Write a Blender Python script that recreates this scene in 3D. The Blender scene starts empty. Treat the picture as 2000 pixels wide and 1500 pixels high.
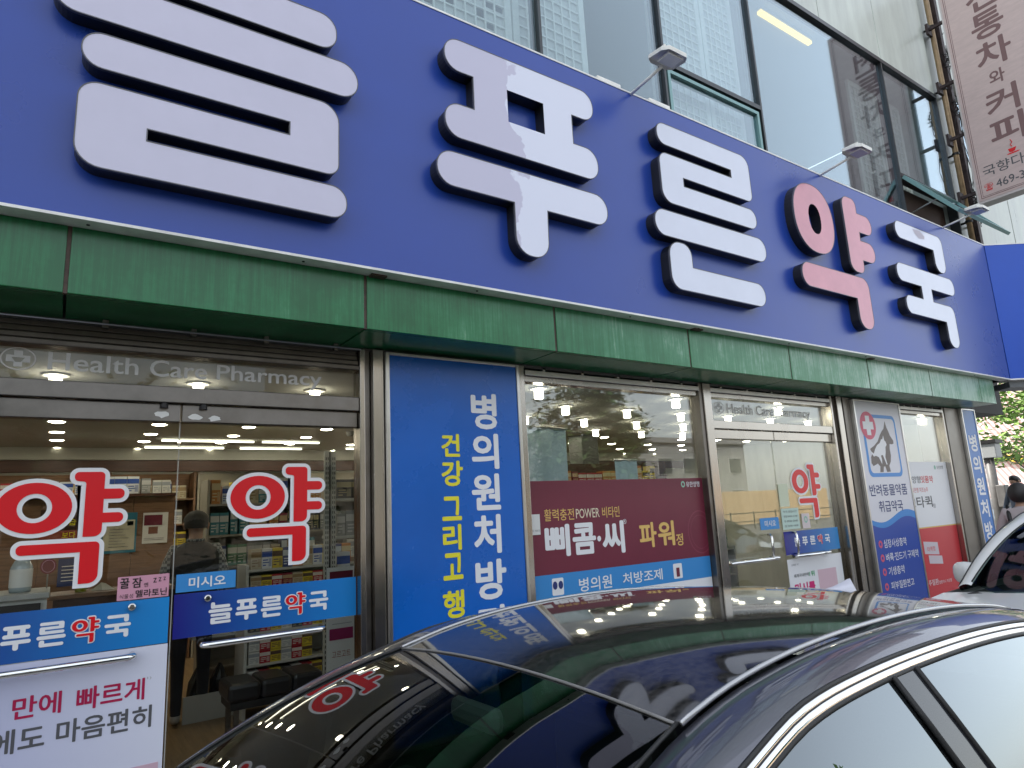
import bpy, bmesh, math, random
from mathutils import Vector, Matrix
from mathutils.geometry import tessellate_polygon
R = math.radians
sc = bpy.context.scene
COL = sc.collection
random.seed(7)

# ------------------------------------------------------------------ camera, sky, sun, exposure
cam_d = bpy.data.cameras.new('camera'); cam = bpy.data.objects.new('camera', cam_d); COL.objects.link(cam)
yaw, pitch, roll = R(34.5516), R(10.9409), R(-2.8585)
fw = Vector((math.sin(yaw)*math.cos(pitch), math.cos(yaw)*math.cos(pitch), math.sin(pitch)))
rt = Vector((math.cos(yaw), -math.sin(yaw), 0)); up = rt.cross(fw)
rt2 = rt*math.cos(roll) + up*math.sin(roll); up2 = up*math.cos(roll) - rt*math.sin(roll)
m = Matrix((rt2, up2, -fw)).transposed().to_4x4(); m.translation = Vector((0, 0, 1.75))
cam.matrix_world = m
cam_d.sensor_width = 36; cam_d.lens = 1282.6*36/2000; cam_d.clip_start = .05; cam_d.clip_end = 900
sc.camera = cam

SUN = Vector((-.40, .46, .79)).normalized()
w = bpy.data.worlds.new('World'); sc.world = w; w.use_nodes = True
nt = w.node_tree; bg = nt.nodes['Background']
sky = nt.nodes.new('ShaderNodeTexSky'); sky.sky_type = 'NISHITA'; sky.sun_disc = False
sky.sun_elevation = math.asin(SUN.z); sky.sun_rotation = math.atan2(SUN.x, SUN.y)
sky.air_density = 1.2; sky.dust_density = 1.8; sky.ozone_density = 1.0
hs = nt.nodes.new('ShaderNodeHueSaturation'); hs.inputs['Saturation'].default_value = .50
nt.links.new(sky.outputs[0], hs.inputs['Color']); 
hz = nt.nodes.new('ShaderNodeMix'); hz.data_type = 'RGBA'; hz.inputs[0].default_value = .55       # bright even haze over the whole sky
nt.links.new(hs.outputs[0], hz.inputs[6]); hz.inputs[7].default_value = (2.9, 3.05, 3.2, 1); nt.links.new(hz.outputs[2], bg.inputs[0])
bg.inputs[1].default_value = .15
sl = bpy.data.lights.new('sun', 'SUN'); sl.energy = 3.2; sl.angle = R(1.5); sl.color = (1, .95, .88)
so = bpy.data.objects.new('sun', sl); COL.objects.link(so); so.location = SUN*40
so.rotation_euler = SUN.to_track_quat('Z', 'Y').to_euler()
sc.view_settings.view_transform = 'Standard'; sc.view_settings.look = 'None'
sc.view_settings.exposure = 1.7; sc.view_settings.gamma = 1
sc.cycles.use_denoising = True; sc.cycles.max_bounces = 10; sc.cycles.transparent_max_bounces = 16
sc.cycles.sample_clamp_indirect = 6; sc.cycles.caustics_reflective = False; sc.cycles.caustics_refractive = False

# ------------------------------------------------------------------ materials
MATS = {}
def mat(name, col=(.5, .5, .5), rough=.5, metal=0, coat=0, emit=None, es=0, var=0, vs=8, vstretch=(1, 1, 1), bump=0, bs=60, spec=.5, col2=None, rvar=0):
    if name in MATS: return MATS[name]
    M = bpy.data.materials.new(name); M.use_nodes = True; n = M.node_tree.nodes; l = M.node_tree.links
    b = n['Principled BSDF']; b.inputs['Base Color'].default_value = (*col, 1); b.inputs['Roughness'].default_value = rough
    b.inputs['Metallic'].default_value = metal; b.inputs['Coat Weight'].default_value = coat; b.inputs['Coat Roughness'].default_value = .03
    b.inputs['Specular IOR Level'].default_value = spec
    if emit: b.inputs['Emission Color'].default_value = (*emit, 1); b.inputs['Emission Strength'].default_value = es
    if var or rvar or bump:
        tc = n.new('ShaderNodeTexCoord'); mp = n.new('ShaderNodeMapping'); mp.inputs['Scale'].default_value = vstretch
        l.new(tc.outputs['Object'], mp.inputs['Vector'])
        nz = n.new('ShaderNodeTexNoise'); nz.inputs['Scale'].default_value = vs; nz.inputs['Detail'].default_value = 6; nz.inputs['Roughness'].default_value = .65
        l.new(mp.outputs[0], nz.inputs['Vector'])
        if var:
            cr = n.new('ShaderNodeValToRGB'); cr.color_ramp.elements[0].position = .3; cr.color_ramp.elements[1].position = .72
            c2 = col2 or tuple(min(1, c*(1+var)) for c in col); c1 = col if col2 else tuple(c*(1-var) for c in col)
            cr.color_ramp.elements[0].color = (*c1, 1); cr.color_ramp.elements[1].color = (*c2, 1)
            l.new(nz.outputs['Fac'], cr.inputs[0]); l.new(cr.outputs[0], b.inputs['Base Color'])
        if rvar:
            mr = n.new('ShaderNodeMapRange'); mr.inputs['To Min'].default_value = max(.02, rough-rvar); mr.inputs['To Max'].default_value = rough+rvar
            mr.inputs['From Min'].default_value = .3; mr.inputs['From Max'].default_value = .7
            l.new(nz.outputs['Fac'], mr.inputs['Value']); l.new(mr.outputs[0], b.inputs['Roughness'])
        if bump:
            n2 = n.new('ShaderNodeTexNoise'); n2.inputs['Scale'].default_value = bs; l.new(mp.outputs[0], n2.inputs['Vector'])
            bp = n.new('ShaderNodeBump'); bp.inputs['Strength'].default_value = bump; bp.inputs['Distance'].default_value = .01
            l.new(n2.outputs['Fac'], bp.inputs['Height']); l.new(bp.outputs[0], b.inputs['Normal'])
    MATS[name] = M; return M

def glass(name, f0=.05, tint=(.93, .96, .95), rough=0.0, power=4.0, gcol=(1, 1, 1)):
    M = bpy.data.materials.new(name); M.use_nodes = True; n = M.node_tree.nodes; l = M.node_tree.links
    n.remove(n['Principled BSDF'])
    lw = n.new('ShaderNodeLayerWeight'); lw.inputs['Blend'].default_value = .5
    pw = n.new('ShaderNodeMath'); pw.operation = 'POWER'; pw.inputs[1].default_value = power; l.new(lw.outputs['Facing'], pw.inputs[0])
    mr = n.new('ShaderNodeMapRange'); mr.inputs['To Min'].default_value = f0; mr.inputs['To Max'].default_value = 1; l.new(pw.outputs[0], mr.inputs['Value'])
    tr = n.new('ShaderNodeBsdfTransparent'); tr.inputs[0].default_value = (*tint, 1)
    gl = n.new('ShaderNodeBsdfGlossy'); gl.inputs['Roughness'].default_value = rough; gl.inputs['Color'].default_value = (*gcol, 1)
    mx = n.new('ShaderNodeMixShader'); l.new(mr.outputs[0], mx.inputs[0]); l.new(tr.outputs[0], mx.inputs[1]); l.new(gl.outputs[0], mx.inputs[2])
    l.new(mx.outputs[0], n['Material Output'].inputs[0]); MATS[name] = M; return M

def gradient_mat(name, c0, c1, x0, x1, rough=.35):
    M = bpy.data.materials.new(name); M.use_nodes = True; n = M.node_tree.nodes; l = M.node_tree.links; b = n['Principled BSDF']
    g = n.new('ShaderNodeNewGeometry'); s = n.new('ShaderNodeSeparateXYZ'); l.new(g.outputs['Position'], s.inputs[0])
    mr = n.new('ShaderNodeMapRange'); mr.inputs['From Min'].default_value = x0; mr.inputs['From Max'].default_value = x1; l.new(s.outputs[0], mr.inputs['Value'])
    cr = n.new('ShaderNodeValToRGB'); cr.color_ramp.elements[0].color = (*c0, 1); cr.color_ramp.elements[1].color = (*c1, 1)
    l.new(mr.outputs[0], cr.inputs[0]); l.new(cr.outputs[0], b.inputs['Base Color']); b.inputs['Roughness'].default_value = rough
    MATS[name] = M; return M

def streak_green():
    M = bpy.data.materials.new('green_panel'); M.use_nodes = True; n = M.node_tree.nodes; l = M.node_tree.links; b = n['Principled BSDF']
    tc = n.new('ShaderNodeTexCoord'); mp = n.new('ShaderNodeMapping'); mp.inputs['Scale'].default_value = (30, 30, 1.0); l.new(tc.outputs['Object'], mp.inputs[0])
    a = n.new('ShaderNodeTexNoise'); a.inputs['Scale'].default_value = 1.6; a.inputs['Detail'].default_value = 7; a.inputs['Roughness'].default_value = .75; l.new(mp.outputs[0], a.inputs['Vector'])
    c = n.new('ShaderNodeTexNoise'); c.inputs['Scale'].default_value = 2.2; c.inputs['Detail'].default_value = 8; c.inputs['Roughness'].default_value = .7; l.new(tc.outputs['Object'], c.inputs['Vector'])
    mu = n.new('ShaderNodeMath'); mu.operation = 'MULTIPLY'; l.new(a.outputs['Fac'], mu.inputs[0]); l.new(c.outputs['Fac'], mu.inputs[1])
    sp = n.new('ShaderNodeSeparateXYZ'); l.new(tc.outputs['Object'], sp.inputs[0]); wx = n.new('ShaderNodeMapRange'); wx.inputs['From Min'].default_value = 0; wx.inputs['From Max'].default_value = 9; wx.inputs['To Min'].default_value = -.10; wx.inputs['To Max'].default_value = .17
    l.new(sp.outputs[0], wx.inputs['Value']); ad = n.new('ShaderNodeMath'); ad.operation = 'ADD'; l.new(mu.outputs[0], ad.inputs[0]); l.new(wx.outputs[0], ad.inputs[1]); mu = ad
    cr = n.new('ShaderNodeValToRGB'); e = cr.color_ramp.elements
    e[0].position = .12; e[0].color = (.008, .115, .038, 1); e[1].position = .46; e[1].color = (.34, .50, .40, 1)
    k = e.new(.24); k.color = (.015, .175, .062, 1); k = e.new(.33); k.color = (.05, .24, .11, 1)
    l.new(mu.outputs[0], cr.inputs[0]); l.new(cr.outputs[0], b.inputs['Base Color']); b.inputs['Roughness'].default_value = .28
    MATS['green'] = M; return M

def reflection_letter():  # street and sky reflection painted as two-tone patches in the letter colour
    M = bpy.data.materials.new('acrylic_painted_reflection'); M.use_nodes = True; n = M.node_tree.nodes; l = M.node_tree.links; b = n['Principled BSDF']
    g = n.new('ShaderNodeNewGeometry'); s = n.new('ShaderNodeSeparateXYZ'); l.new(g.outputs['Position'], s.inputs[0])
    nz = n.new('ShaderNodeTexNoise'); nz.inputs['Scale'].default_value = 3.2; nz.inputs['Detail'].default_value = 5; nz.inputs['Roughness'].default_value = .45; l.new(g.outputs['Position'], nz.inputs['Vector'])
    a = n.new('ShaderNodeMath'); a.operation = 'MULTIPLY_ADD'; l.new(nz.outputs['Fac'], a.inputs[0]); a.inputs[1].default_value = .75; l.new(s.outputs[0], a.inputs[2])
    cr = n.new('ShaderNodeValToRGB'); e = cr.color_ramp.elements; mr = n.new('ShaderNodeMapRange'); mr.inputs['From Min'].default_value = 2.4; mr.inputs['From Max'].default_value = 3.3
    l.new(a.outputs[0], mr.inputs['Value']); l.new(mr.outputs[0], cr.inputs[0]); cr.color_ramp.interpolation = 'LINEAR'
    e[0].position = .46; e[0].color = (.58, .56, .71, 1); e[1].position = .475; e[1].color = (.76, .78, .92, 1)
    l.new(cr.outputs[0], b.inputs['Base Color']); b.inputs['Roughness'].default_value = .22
    MATS['painted_reflection'] = M; return M

WHITE = mat('white_print', (.78, .78, .80), .45)
BLUEPRINT = mat('blue_lightbox_face', (.002, .115, .50), .28, var=.10, vs=1.2, rvar=.08, bump=.06, bs=3)
SIGNBLUE = mat('sign_blue', (.016, .058, .35), .29, var=.07, vs=.7, rvar=.03, spec=.55)
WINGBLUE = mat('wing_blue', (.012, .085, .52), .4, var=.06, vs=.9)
ACRYL = mat('letter_acrylic_lavender', (.60, .58, .72), .25, var=.03, vs=3)
ACRYLW = mat('letter_acrylic_white', (.74, .77, .90), .15, var=.03, vs=3)  # paler copy of the same acrylic: brighter sky reflection painted into the colour
PINK = mat('letter_acrylic_pink', (.70, .30, .37), .2, var=.10, vs=2.0)
LSIDE = mat('letter_side_black', (.012, .012, .013), .4)
TRIM = mat('white_aluminium_lip', (.84, .83, .80), .4, var=.18, vs=5)
STEEL = mat('stainless_steel', (.42, .39, .355), .24, 1, var=.07, vs=2, vstretch=(3, 3, .35), rvar=.06)
STEELD = mat('dull_steel', (.20, .185, .17), .38, 1, var=.2, vs=5, rvar=.1)
CHROME = mat('chrome', (.78, .78, .78), .08, 1)
ALU = mat('aluminium', (.55, .54, .52), .3, 1, var=.12, vs=6)
DARK = mat('dark_metal', (.025, .024, .024), .45, .6)
BLACK = mat('black_rubber', (.010, .010, .010), .55)
SEAM = mat('brown_seam', (.07, .045, .035), .7, var=.4, vs=20)
GREEN = streak_green(); ACRYLREFL = reflection_letter()
GLASS = glass('storefront_glass', .016, (.95, .97, .955)); WGLASS = glass('window_glass', .075, (.92, .95, .94), power=3.6)
UGLASS = glass('upper_glass', .06, (.84, .90, .92), power=2.7, gcol=(.82, .93, 1))
REDP = mat('red_print', (.70, .004, .012), .35)
CRIM = mat('crimson_print', (.155, .016, .038), .4, var=.05, vs=3)
YEL = mat('yellow_print', (.78, .70, .03), .45); GOLD = mat('gold_print', (.72, .47, .14), .45)
NAVY = mat('navy_print', (.02, .035, .16), .45); GREYP = mat('grey_print', (.09, .09, .10), .5); MIDG = mat('mid_grey_print', (.35, .35, .36), .5)
SKYB = mat('sky_blue_print', (.04, .25, .60), .4); PINKP = mat('pink_paper', (.62, .30, .40), .7); PAPER = mat('paper', (.70, .70, .68), .7, var=.04)
FROST = mat('frosted_film', (.60, .60, .59), .6)
WOOD = mat('brown_wood', (.20, .105, .055), .45, var=.35, vs=4, vstretch=(1, 1, 14)); WOODD = mat('dark_brown_wood', (.07, .025, .014), .4, var=.3, vs=4, vstretch=(1, 1, 10))
CEIL = mat('ceiling_paint', (.50, .50, .46), .8, var=.04); WALLI = mat('inner_wall', (.42, .42, .38), .8, var=.06)
FLOORI = mat('wood_floor', (.26, .17, .085), .35, var=.3, vs=3, vstretch=(14, 1, 1))
CREAM = mat('cream_cladding', (.54, .58, .53), .35, var=.2, vs=1.6, vstretch=(1.6, 1.6, .35), rvar=.08)

# ------------------------------------------------------------------ mesh builder
class MB:
    def __init__(s): s.v = []; s.f = []; s.mi = []
    def add(s, vs, fs, mi=0):
        o = len(s.v); s.v += [tuple(p) for p in vs]; s.f += [tuple(i+o for i in f) for f in fs]; s.mi += [mi]*len(fs); return s
    def box(s, x0, x1, y0, y1, z0, z1, mi=0):
        return s.add([(x0,y0,z0),(x1,y0,z0),(x1,y1,z0),(x0,y1,z0),(x0,y0,z1),(x1,y0,z1),(x1,y1,z1),(x0,y1,z1)],
                     [(0,3,2,1),(4,5,6,7),(0,1,5,4),(1,2,6,5),(2,3,7,6),(3,0,4,7)], mi)
    def tube(s, pts, r, n=8, mi=0, cap=True):
        pts = [Vector(p) for p in pts]; rs = r if isinstance(r, (list, tuple)) else [r]*len(pts); rings = []; o = len(s.v); prev = None
        for i, p in enumerate(pts):
            d = (pts[min(i+1, len(pts)-1)] - pts[max(i-1, 0)]).normalized()
            a = prev - d*prev.dot(d) if prev is not None else (d.cross(Vector((0, 0, 1))) if abs(d.z) < .9 else d.cross(Vector((1, 0, 0))))
            a.normalize(); prev = a; b = d.cross(a)
            for k in range(n):
                t = 2*math.pi*k/n; s.v.append(tuple(p + (a*math.cos(t) + b*math.sin(t))*rs[i]))
        for i in range(len(pts)-1):
            for k in range(n):
                s.f.append((o+i*n+k, o+i*n+(k+1) % n, o+(i+1)*n+(k+1) % n, o+(i+1)*n+k)); s.mi.append(mi)
        if cap:
            s.f.append(tuple(o+k for k in range(n))[::-1]); s.f.append(tuple(o+(len(pts)-1)*n+k for k in range(n))); s.mi += [mi, mi]
        return s
    def lathe(s, prof, c=(0, 0, 0), n=20, mi=0):
        o = len(s.v)
        for r, z in prof:
            for k in range(n):
                t = 2*math.pi*k/n; s.v.append((c[0]+r*math.cos(t), c[1]+r*math.sin(t), c[2]+z))
        for i in range(len(prof)-1):
            for k in range(n): s.f.append((o+i*n+k, o+i*n+(k+1) % n, o+(i+1)*n+(k+1) % n, o+(i+1)*n+k)); s.mi.append(mi)
        return s
    def grid(s, rows, mi=0):
        o = len(s.v); nc = len(rows[0])
        for r in rows: s.v += [tuple(p) for p in r]
        for i in range(len(rows)-1):
            for k in range(nc-1): s.f.append((o+i*nc+k, o+i*nc+k+1, o+(i+1)*nc+k+1, o+(i+1)*nc+k)); s.mi.append(mi)
        return s
    def mesh(s, name, mats, smooth=False):
        me = bpy.data.meshes.new(name); me.from_pydata(s.v, [], s.f)
        for mm in (mats if isinstance(mats, (list, tuple)) else [mats]): me.materials.append(mm)
        if any(s.mi): me.polygons.foreach_set('material_index', s.mi)
        if smooth: me.polygons.foreach_set('use_smooth', [True]*len(me.polygons))
        me.update(); return me
    def build(s, name, mats, parent=None, smooth=False, bevel=0, seg=2):
        o = link(name, s.mesh(name, mats, smooth), parent)
        if bevel:
            b = o.modifiers.new('bevel', 'BEVEL'); b.width = bevel; b.segments = seg; b.limit_method = 'ANGLE'; b.angle_limit = R(40)
        return o
def link(name, data, parent=None):
    o = bpy.data.objects.new(name, data); COL.objects.link(o)
    if parent is not None: setpar(o, parent)
    return o
def setpar(o, p):
    # world-space geometry kept in place under a parent made of pure translations
    o.parent = p; o.matrix_parent_inverse = Matrix.Translation(-(p.location if p.parent is None else Vector((0, 0, 0))))
def tag(o, label, cat, group=None, kind=None):
    if label: o['label'] = label
    if cat: o['category'] = cat
    if group: o['group'] = group
    if kind: o['kind'] = kind
    return o
def thing(name, label, cat, loc=(0, 0, 0), group=None):
    o = bpy.data.objects.new(name, None); COL.objects.link(o); o.location = loc; o.empty_display_size = .1
    return tag(o, label, cat, group)
def struct(o): o['kind'] = 'structure'; return o
def bx(name, b, mt, parent=None, bevel=0): return MB().box(*b).build(name, mt, parent, bevel=bevel)
def xz(name, x0, x1, z0, z1, y, mt, parent, t=.002): return MB().box(x0, x1, y-t, y, z0, z1).build(name, mt, parent)

# 2-D shapes in a plane O + U*u + V*v, pushed along N (towards the viewer)
FACE = (Vector((1, 0, 0)), Vector((0, 0, 1)), Vector((0, -1, 0)))      # facing the street (-Y)
def rounded(poly, n=7):
    out = []; L = len(poly)
    for i, p in enumerate(poly):
        x, y = p[0], p[1]; r = p[2] if len(p) > 2 else 0
        if r <= 0: out.append((x, y)); continue
        a = Vector(poly[i-1][:2]) - Vector((x, y)); b = Vector(poly[(i+1) % L][:2]) - Vector((x, y)); la, lb = a.length, b.length
        a.normalize(); b.normalize(); ang = a.angle(b); d = min(r/math.tan(ang/2), la*.499, lb*.499); rr = d*math.tan(ang/2)
        c = Vector((x, y)) + (a+b).normalized()*(rr/math.sin(ang/2)); s = Vector((x, y))+a*d-c; e = Vector((x, y))+b*d-c
        sw = s.angle_signed(e) if s.length else 0
        for k in range(n+1):
            q = s.copy(); t = -sw*k/n; q = Vector((s.x*math.cos(t)-s.y*math.sin(t), s.x*math.sin(t)+s.y*math.cos(t))); out.append((c.x+q.x, c.y+q.y))
    return out
def ell(cx, cy, rx, ry, n=40, p=2.0):
    o = []
    for k in range(n):
        t = 2*math.pi*k/n; c, s = math.cos(t), math.sin(t)
        o.append((cx+rx*math.copysign(abs(c)**(2/p), c), cy+ry*math.copysign(abs(s)**(2/p), s)))
    return o
def offset(poly, d):
    L = len(poly); area = sum(poly[i][0]*poly[(i+1) % L][1]-poly[(i+1) % L][0]*poly[i][1] for i in range(L)); sg = 1 if area > 0 else -1; o = []
    for i in range(L):
        a, p, b = Vector(poly[i-1]), Vector(poly[i]), Vector(poly[(i+1) % L]); e1, e2 = (p-a), (b-p)
        if e1.length < 1e-6 or e2.length < 1e-6: o.append(tuple(p)); continue
        n1 = Vector((e1.y, -e1.x)).normalized(); n2 = Vector((e2.y, -e2.x)).normalized(); nn = (n1+n2)
        nn = nn.normalized()/max(.5, math.cos(n1.angle(n2)/2)) if nn.length > 1e-6 else n1
        q = p + nn*d*sg; o.append((q.x, q.y))
    return o
def shape(mb, outer, holes, O, frame, depth=0, mi=0, mside=None):
    U, V, N = frame; O = Vector(O)
    loops = [outer]+list(holes); allp = [p for lp in loops for p in lp]; base = len(mb.v)
    tris = tessellate_polygon([[Vector((p[0], p[1], 0)) for p in lp] for lp in loops])
    mb.v += [tuple(O+U*p[0]+V*p[1]) for p in allp]
    for t in tris:
        a, b, c = (Vector(allp[i]) for i in t)
        if (b-a).cross(c-a) < 0: t = (t[0], t[2], t[1])
        mb.f.append(tuple(base+i for i in t)); mb.mi.append(mi)
    if depth:
        b2 = len(mb.v); mb.v += [tuple(O+U*p[0]+V*p[1]-N*depth) for p in allp]; k = 0; ms = mi if mside is None else mside
        for li, lp in enumerate(loops):
            L = len(lp); ar = sum(lp[i][0]*lp[(i+1) % L][1]-lp[(i+1) % L][0]*lp[i][1] for i in range(L)); fl = (ar > 0) != (li > 0)
            for i in range(L):
                q = (base+k+i, b2+k+i, b2+k+(i+1) % L, base+k+(i+1) % L)
                mb.f.append(q if fl else q[::-1]); mb.mi.append(ms)
            k += L
    return mb

_TXT = {}
TSC = bpy.data.scenes.new('text_scratch')       # scratch scene: turns type into outlines, removed at the end
def text_mesh(body):
    if body not in _TXT:
        c = bpy.data.curves.new('t', 'FONT'); c.body = body; c.resolution_u = 3; c.size = 1
        o = bpy.data.objects.new('t', c); TSC.collection.objects.link(o); vl = TSC.view_layers[0]; vl.update(); dg = vl.depsgraph
        me = bpy.data.meshes.new_from_object(o.evaluated_get(dg)); bpy.data.objects.remove(o); bpy.data.curves.remove(c)
        vs = [(v.co.x, v.co.y) for v in me.vertices]; fs = [tuple(p.vertices) for p in me.polygons]; bpy.data.meshes.remove(me)
        _TXT[body] = (vs, fs, min(v[0] for v in vs), max(v[0] for v in vs), min(v[1] for v in vs), max(v[1] for v in vs))
    return _TXT[body]
def text(body, u0, u1, v0, v1, O, mt, parent, bold=.012, frame=FACE, name='lettering'):
    vs, fs, x0, x1, y0, y1 = text_mesh(body); U, V, N = frame; O = Vector(O); b = MB()
    x0 -= bold; x1 += bold; y0 -= bold; y1 += bold; kx = (u1-u0)/(x1-x0); ky = (v1-v0)/(y1-y0)
    sh = [(0, 0)]
    if bold > .002: sh += [(math.cos(a*math.pi/4), math.sin(a*math.pi/4)) for a in range(8)]
    for i, (sx_, sy_) in enumerate(sh):
        n_o = N*(.0012+.00009*i)
        b.add([O+U*(u0+(p[0]+sx_*bold-x0)*kx)+V*(v0+(p[1]+sy_*bold-y0)*ky)+n_o for p in vs], fs)
    return b.build(name, mt, parent)
def ftext(body, x0, x1, z0, z1, y, mt, parent, bold=.012): return text(body, x0, x1, z0, z1, (0, y, 0), mt, parent, bold)

# ------------------------------------------------------------------ sign typeface (built from strokes, metres on the sign plane)
def Lr(p, r=.085): return [(a[0], a[1], a[2] if len(a) > 2 else r) for a in p]
def glyph_rieul(L, Rr, Rb, top, a1, a0, b1, b0, bot, xa, xb):
    return rounded(Lr([(L, top), (Rr, top, .11), (Rr, b1, .07), (xb, b1, 0), (xb, b0, 0), (Rb, b0), (Rb, bot), (L, bot, .11), (L, a0), (xa, a0, 0), (xa, a1, 0), (L, a1)], .088))
GLY = {
 '늘': [(rounded(Lr([(-.05, 4.95), (.21, 4.95), (.21, 4.74, 0), (1.192, 4.74), (1.192, 4.515), (-.05, 4.515, .11)], .1)), []),
       (rounded(Lr([(-.195, 4.455), (1.325, 4.455), (1.325, 4.232), (-.195, 4.232)], .108)), []),
       (glyph_rieul(-.06, 1.207, 1.255, 4.15, 3.966, 3.88, 3.705, 3.634, 3.445, .93, .23), [])],
 '푸': [(rounded(Lr([(1.94, 4.94), (3.25, 4.94), (3.25, 4.695), (3.026, 4.695, 0), (3.026, 4.45, 0), (3.26, 4.45), (3.26, 4.2), (1.93, 4.2), (1.93, 4.445), (2.16, 4.445, 0), (2.16, 4.70, 0), (1.94, 4.70)], .115)),
        [[(2.437, 4.446), (2.76, 4.446), (2.76, 4.697), (2.437, 4.697)]]),
       (rounded(Lr([(1.86, 4.08), (3.32, 4.08), (3.32, 3.84), (2.735, 3.84, 0), (2.725, 3.468, .125), (2.455, 3.468, .125), (2.455, 3.84, 0), (1.86, 3.84)], .115)), [])],
 '른': [(glyph_rieul(3.972, 5.206, 5.226, 4.946, 4.75, 4.666, 4.49, 4.405, 4.215, 4.93, 4.245), []),
       (rounded(Lr([(3.85, 4.13), (5.315, 4.13), (5.315, 3.905), (3.85, 3.905)], .106)), []),
       (rounded(Lr([(3.984, 3.868, .125), (4.25, 3.868, .125), (4.25, 3.67, 0), (5.22, 3.67), (5.22, 3.46), (3.984, 3.46, .11)], .1)), [])],
 '약': [(ell(6.24, 4.558, .352, .377, 44, 2.25), [ell(6.25, 4.553, .11, .165, 26, 2.2)]),
       (rounded(Lr([(6.84, 4.97), (7.117, 4.97), (7.117, 4.81, 0), (7.40, 4.81), (7.40, 4.59), (7.117, 4.59, 0), (7.110, 4.484, 0), (7.385, 4.484), (7.385, 4.258), (7.105, 4.258, 0), (7.10, 4.10), (6.84, 4.10)], .11)), []),
       (rounded(Lr([(5.886, 4.036), (7.13, 4.036), (7.13, 3.465, .12), (6.86, 3.465, .12), (6.86, 3.79, 0), (5.886, 3.79)], .115)), [])],
 '국': [(rounded(Lr([(7.98, 4.932), (9.175, 4.932), (9.175, 4.44, .12), (8.905, 4.44, .12), (8.905, 4.72, 0), (7.98, 4.72)], .1)), []),
       (rounded(Lr([(7.85, 4.38), (9.306, 4.38), (9.306, 4.163), (8.65, 4.163, 0), (8.65, 3.996, 0), (9.185, 3.996), (9.185, 3.465, .12), (8.92, 3.465, .12), (8.92, 3.78, 0), (7.955, 3.78), (7.955, 3.996), (8.40, 3.996, 0), (8.40, 4.163, 0), (7.85, 4.163)], .1)), [])]}
# the upright 'medicine' character used on the door glass
YAK = [(ell(.962, 1.904, .154, .125, 40), [ell(.962, 1.903, .071, .072, 30)]),
       (rounded([(1.118, 2.081, .02), (1.25, 2.081, .02), (1.25, 1.993, 0), (1.342, 1.993, .024), (1.342, 1.941, .024), (1.25, 1.941, 0), (1.25, 1.870, 0), (1.342, 1.870, .024), (1.342, 1.82, .024), (1.25, 1.82, 0), (1.25, 1.752, .06), (1.169, 1.752, 0), (1.169, 2.03, .012), (1.118, 2.037, .02)]), []),
       (rounded([(.902, 1.726, .022), (1.245, 1.726, .022), (1.245, 1.521, .06), (1.163, 1.521, 0), (1.163, 1.677, 0), (.902, 1.677, .022)]), [])]
def put_glyph(comps, f, y, mt, parent, name, off=0, dy=.0006, holes_off=0):
    mb = MB()
    for i, (o, hs_) in enumerate(comps):
        P = [f(p) for p in (offset(o, off) if off else o)]; H = [[f(p) for p in (offset(h, -off) if off else h)] for h in hs_]
        shape(mb, P, H, (0, y-.0012-i*dy, 0), FACE)
    return mb.build(name, mt, parent)
def name_strip(x0, x1, z0, z1, y, parent, only=None):
    # the five characters of the shop name, small
    cells = [('늘', x0, (-.2, 1.33)), ('푸', 0, (1.86, 3.32)), ('른', 0, (3.85, 5.32)), ('약', 0, (5.88, 7.40)), ('국', 0, (7.85, 9.31))]
    W = (x1-x0); cw = W/5.62
    for i, (ch, _, (a, b)) in enumerate(cells):
        if only and ch not in only: continue
        cx = x0+cw/2+i*(W-cw)/4; s = (z1-z0)/1.5; mid = (a+b)/2
        f = lambda p, s=s, cx=cx, mid=mid: (cx+(p[0]-mid)*s*1.05, (z0+z1)/2+(p[1]-4.2)*s)
        if ch == '약':
            k = (z1-z0)/.53
            g = lambda p: (cx+(p[0]-1.075)*k*1.0, (z0+z1)/2+(p[1]-1.80)*k)
            put_glyph(YAK, g, y, WHITE, parent, 'lettering_outline', off=.026)
            put_glyph(YAK, g, y-.003, REDP, parent, 'lettering')
        else: put_glyph(GLY[ch], f, y, WHITE, parent, 'lettering')

# ------------------------------------------------------------------ ground and street
ASPH = mat('asphalt', (.055, .055, .057), .85, var=.3, vs=30, bump=.3, bs=150)
PAVE = mat('paving', (.36, .35, .33), .8, var=.2, vs=12, bump=.2, bs=60)
struct(MB().box(-160, 260, -160, 260, -.30, 0).build('ground', mat('ground_grey', (.13, .13, .125), .9, var=.25, vs=2)))
struct(MB().box(-60, 30, -15, -.6, .0, .004).build('road', ASPH))
struct(MB().box(-60, 13.5, 2.6, 4.04, .0, .12).build('pavement', PAVE, bevel=.02))
struct(MB().box(-60, 30, -19.5, -15, .0, .12).build('pavement', PAVE, bevel=.02))
wl = thing('lane_marking', 'dashed white lane line painted along the road', 'road marking', (0, -8, .004))
for i in range(9): bx('dash', (-24+i*6, -21+i*6, -8.07, -7.93, .004, .008), mat('road_paint', (.7, .7, .68), .7, var=.15), wl)

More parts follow.
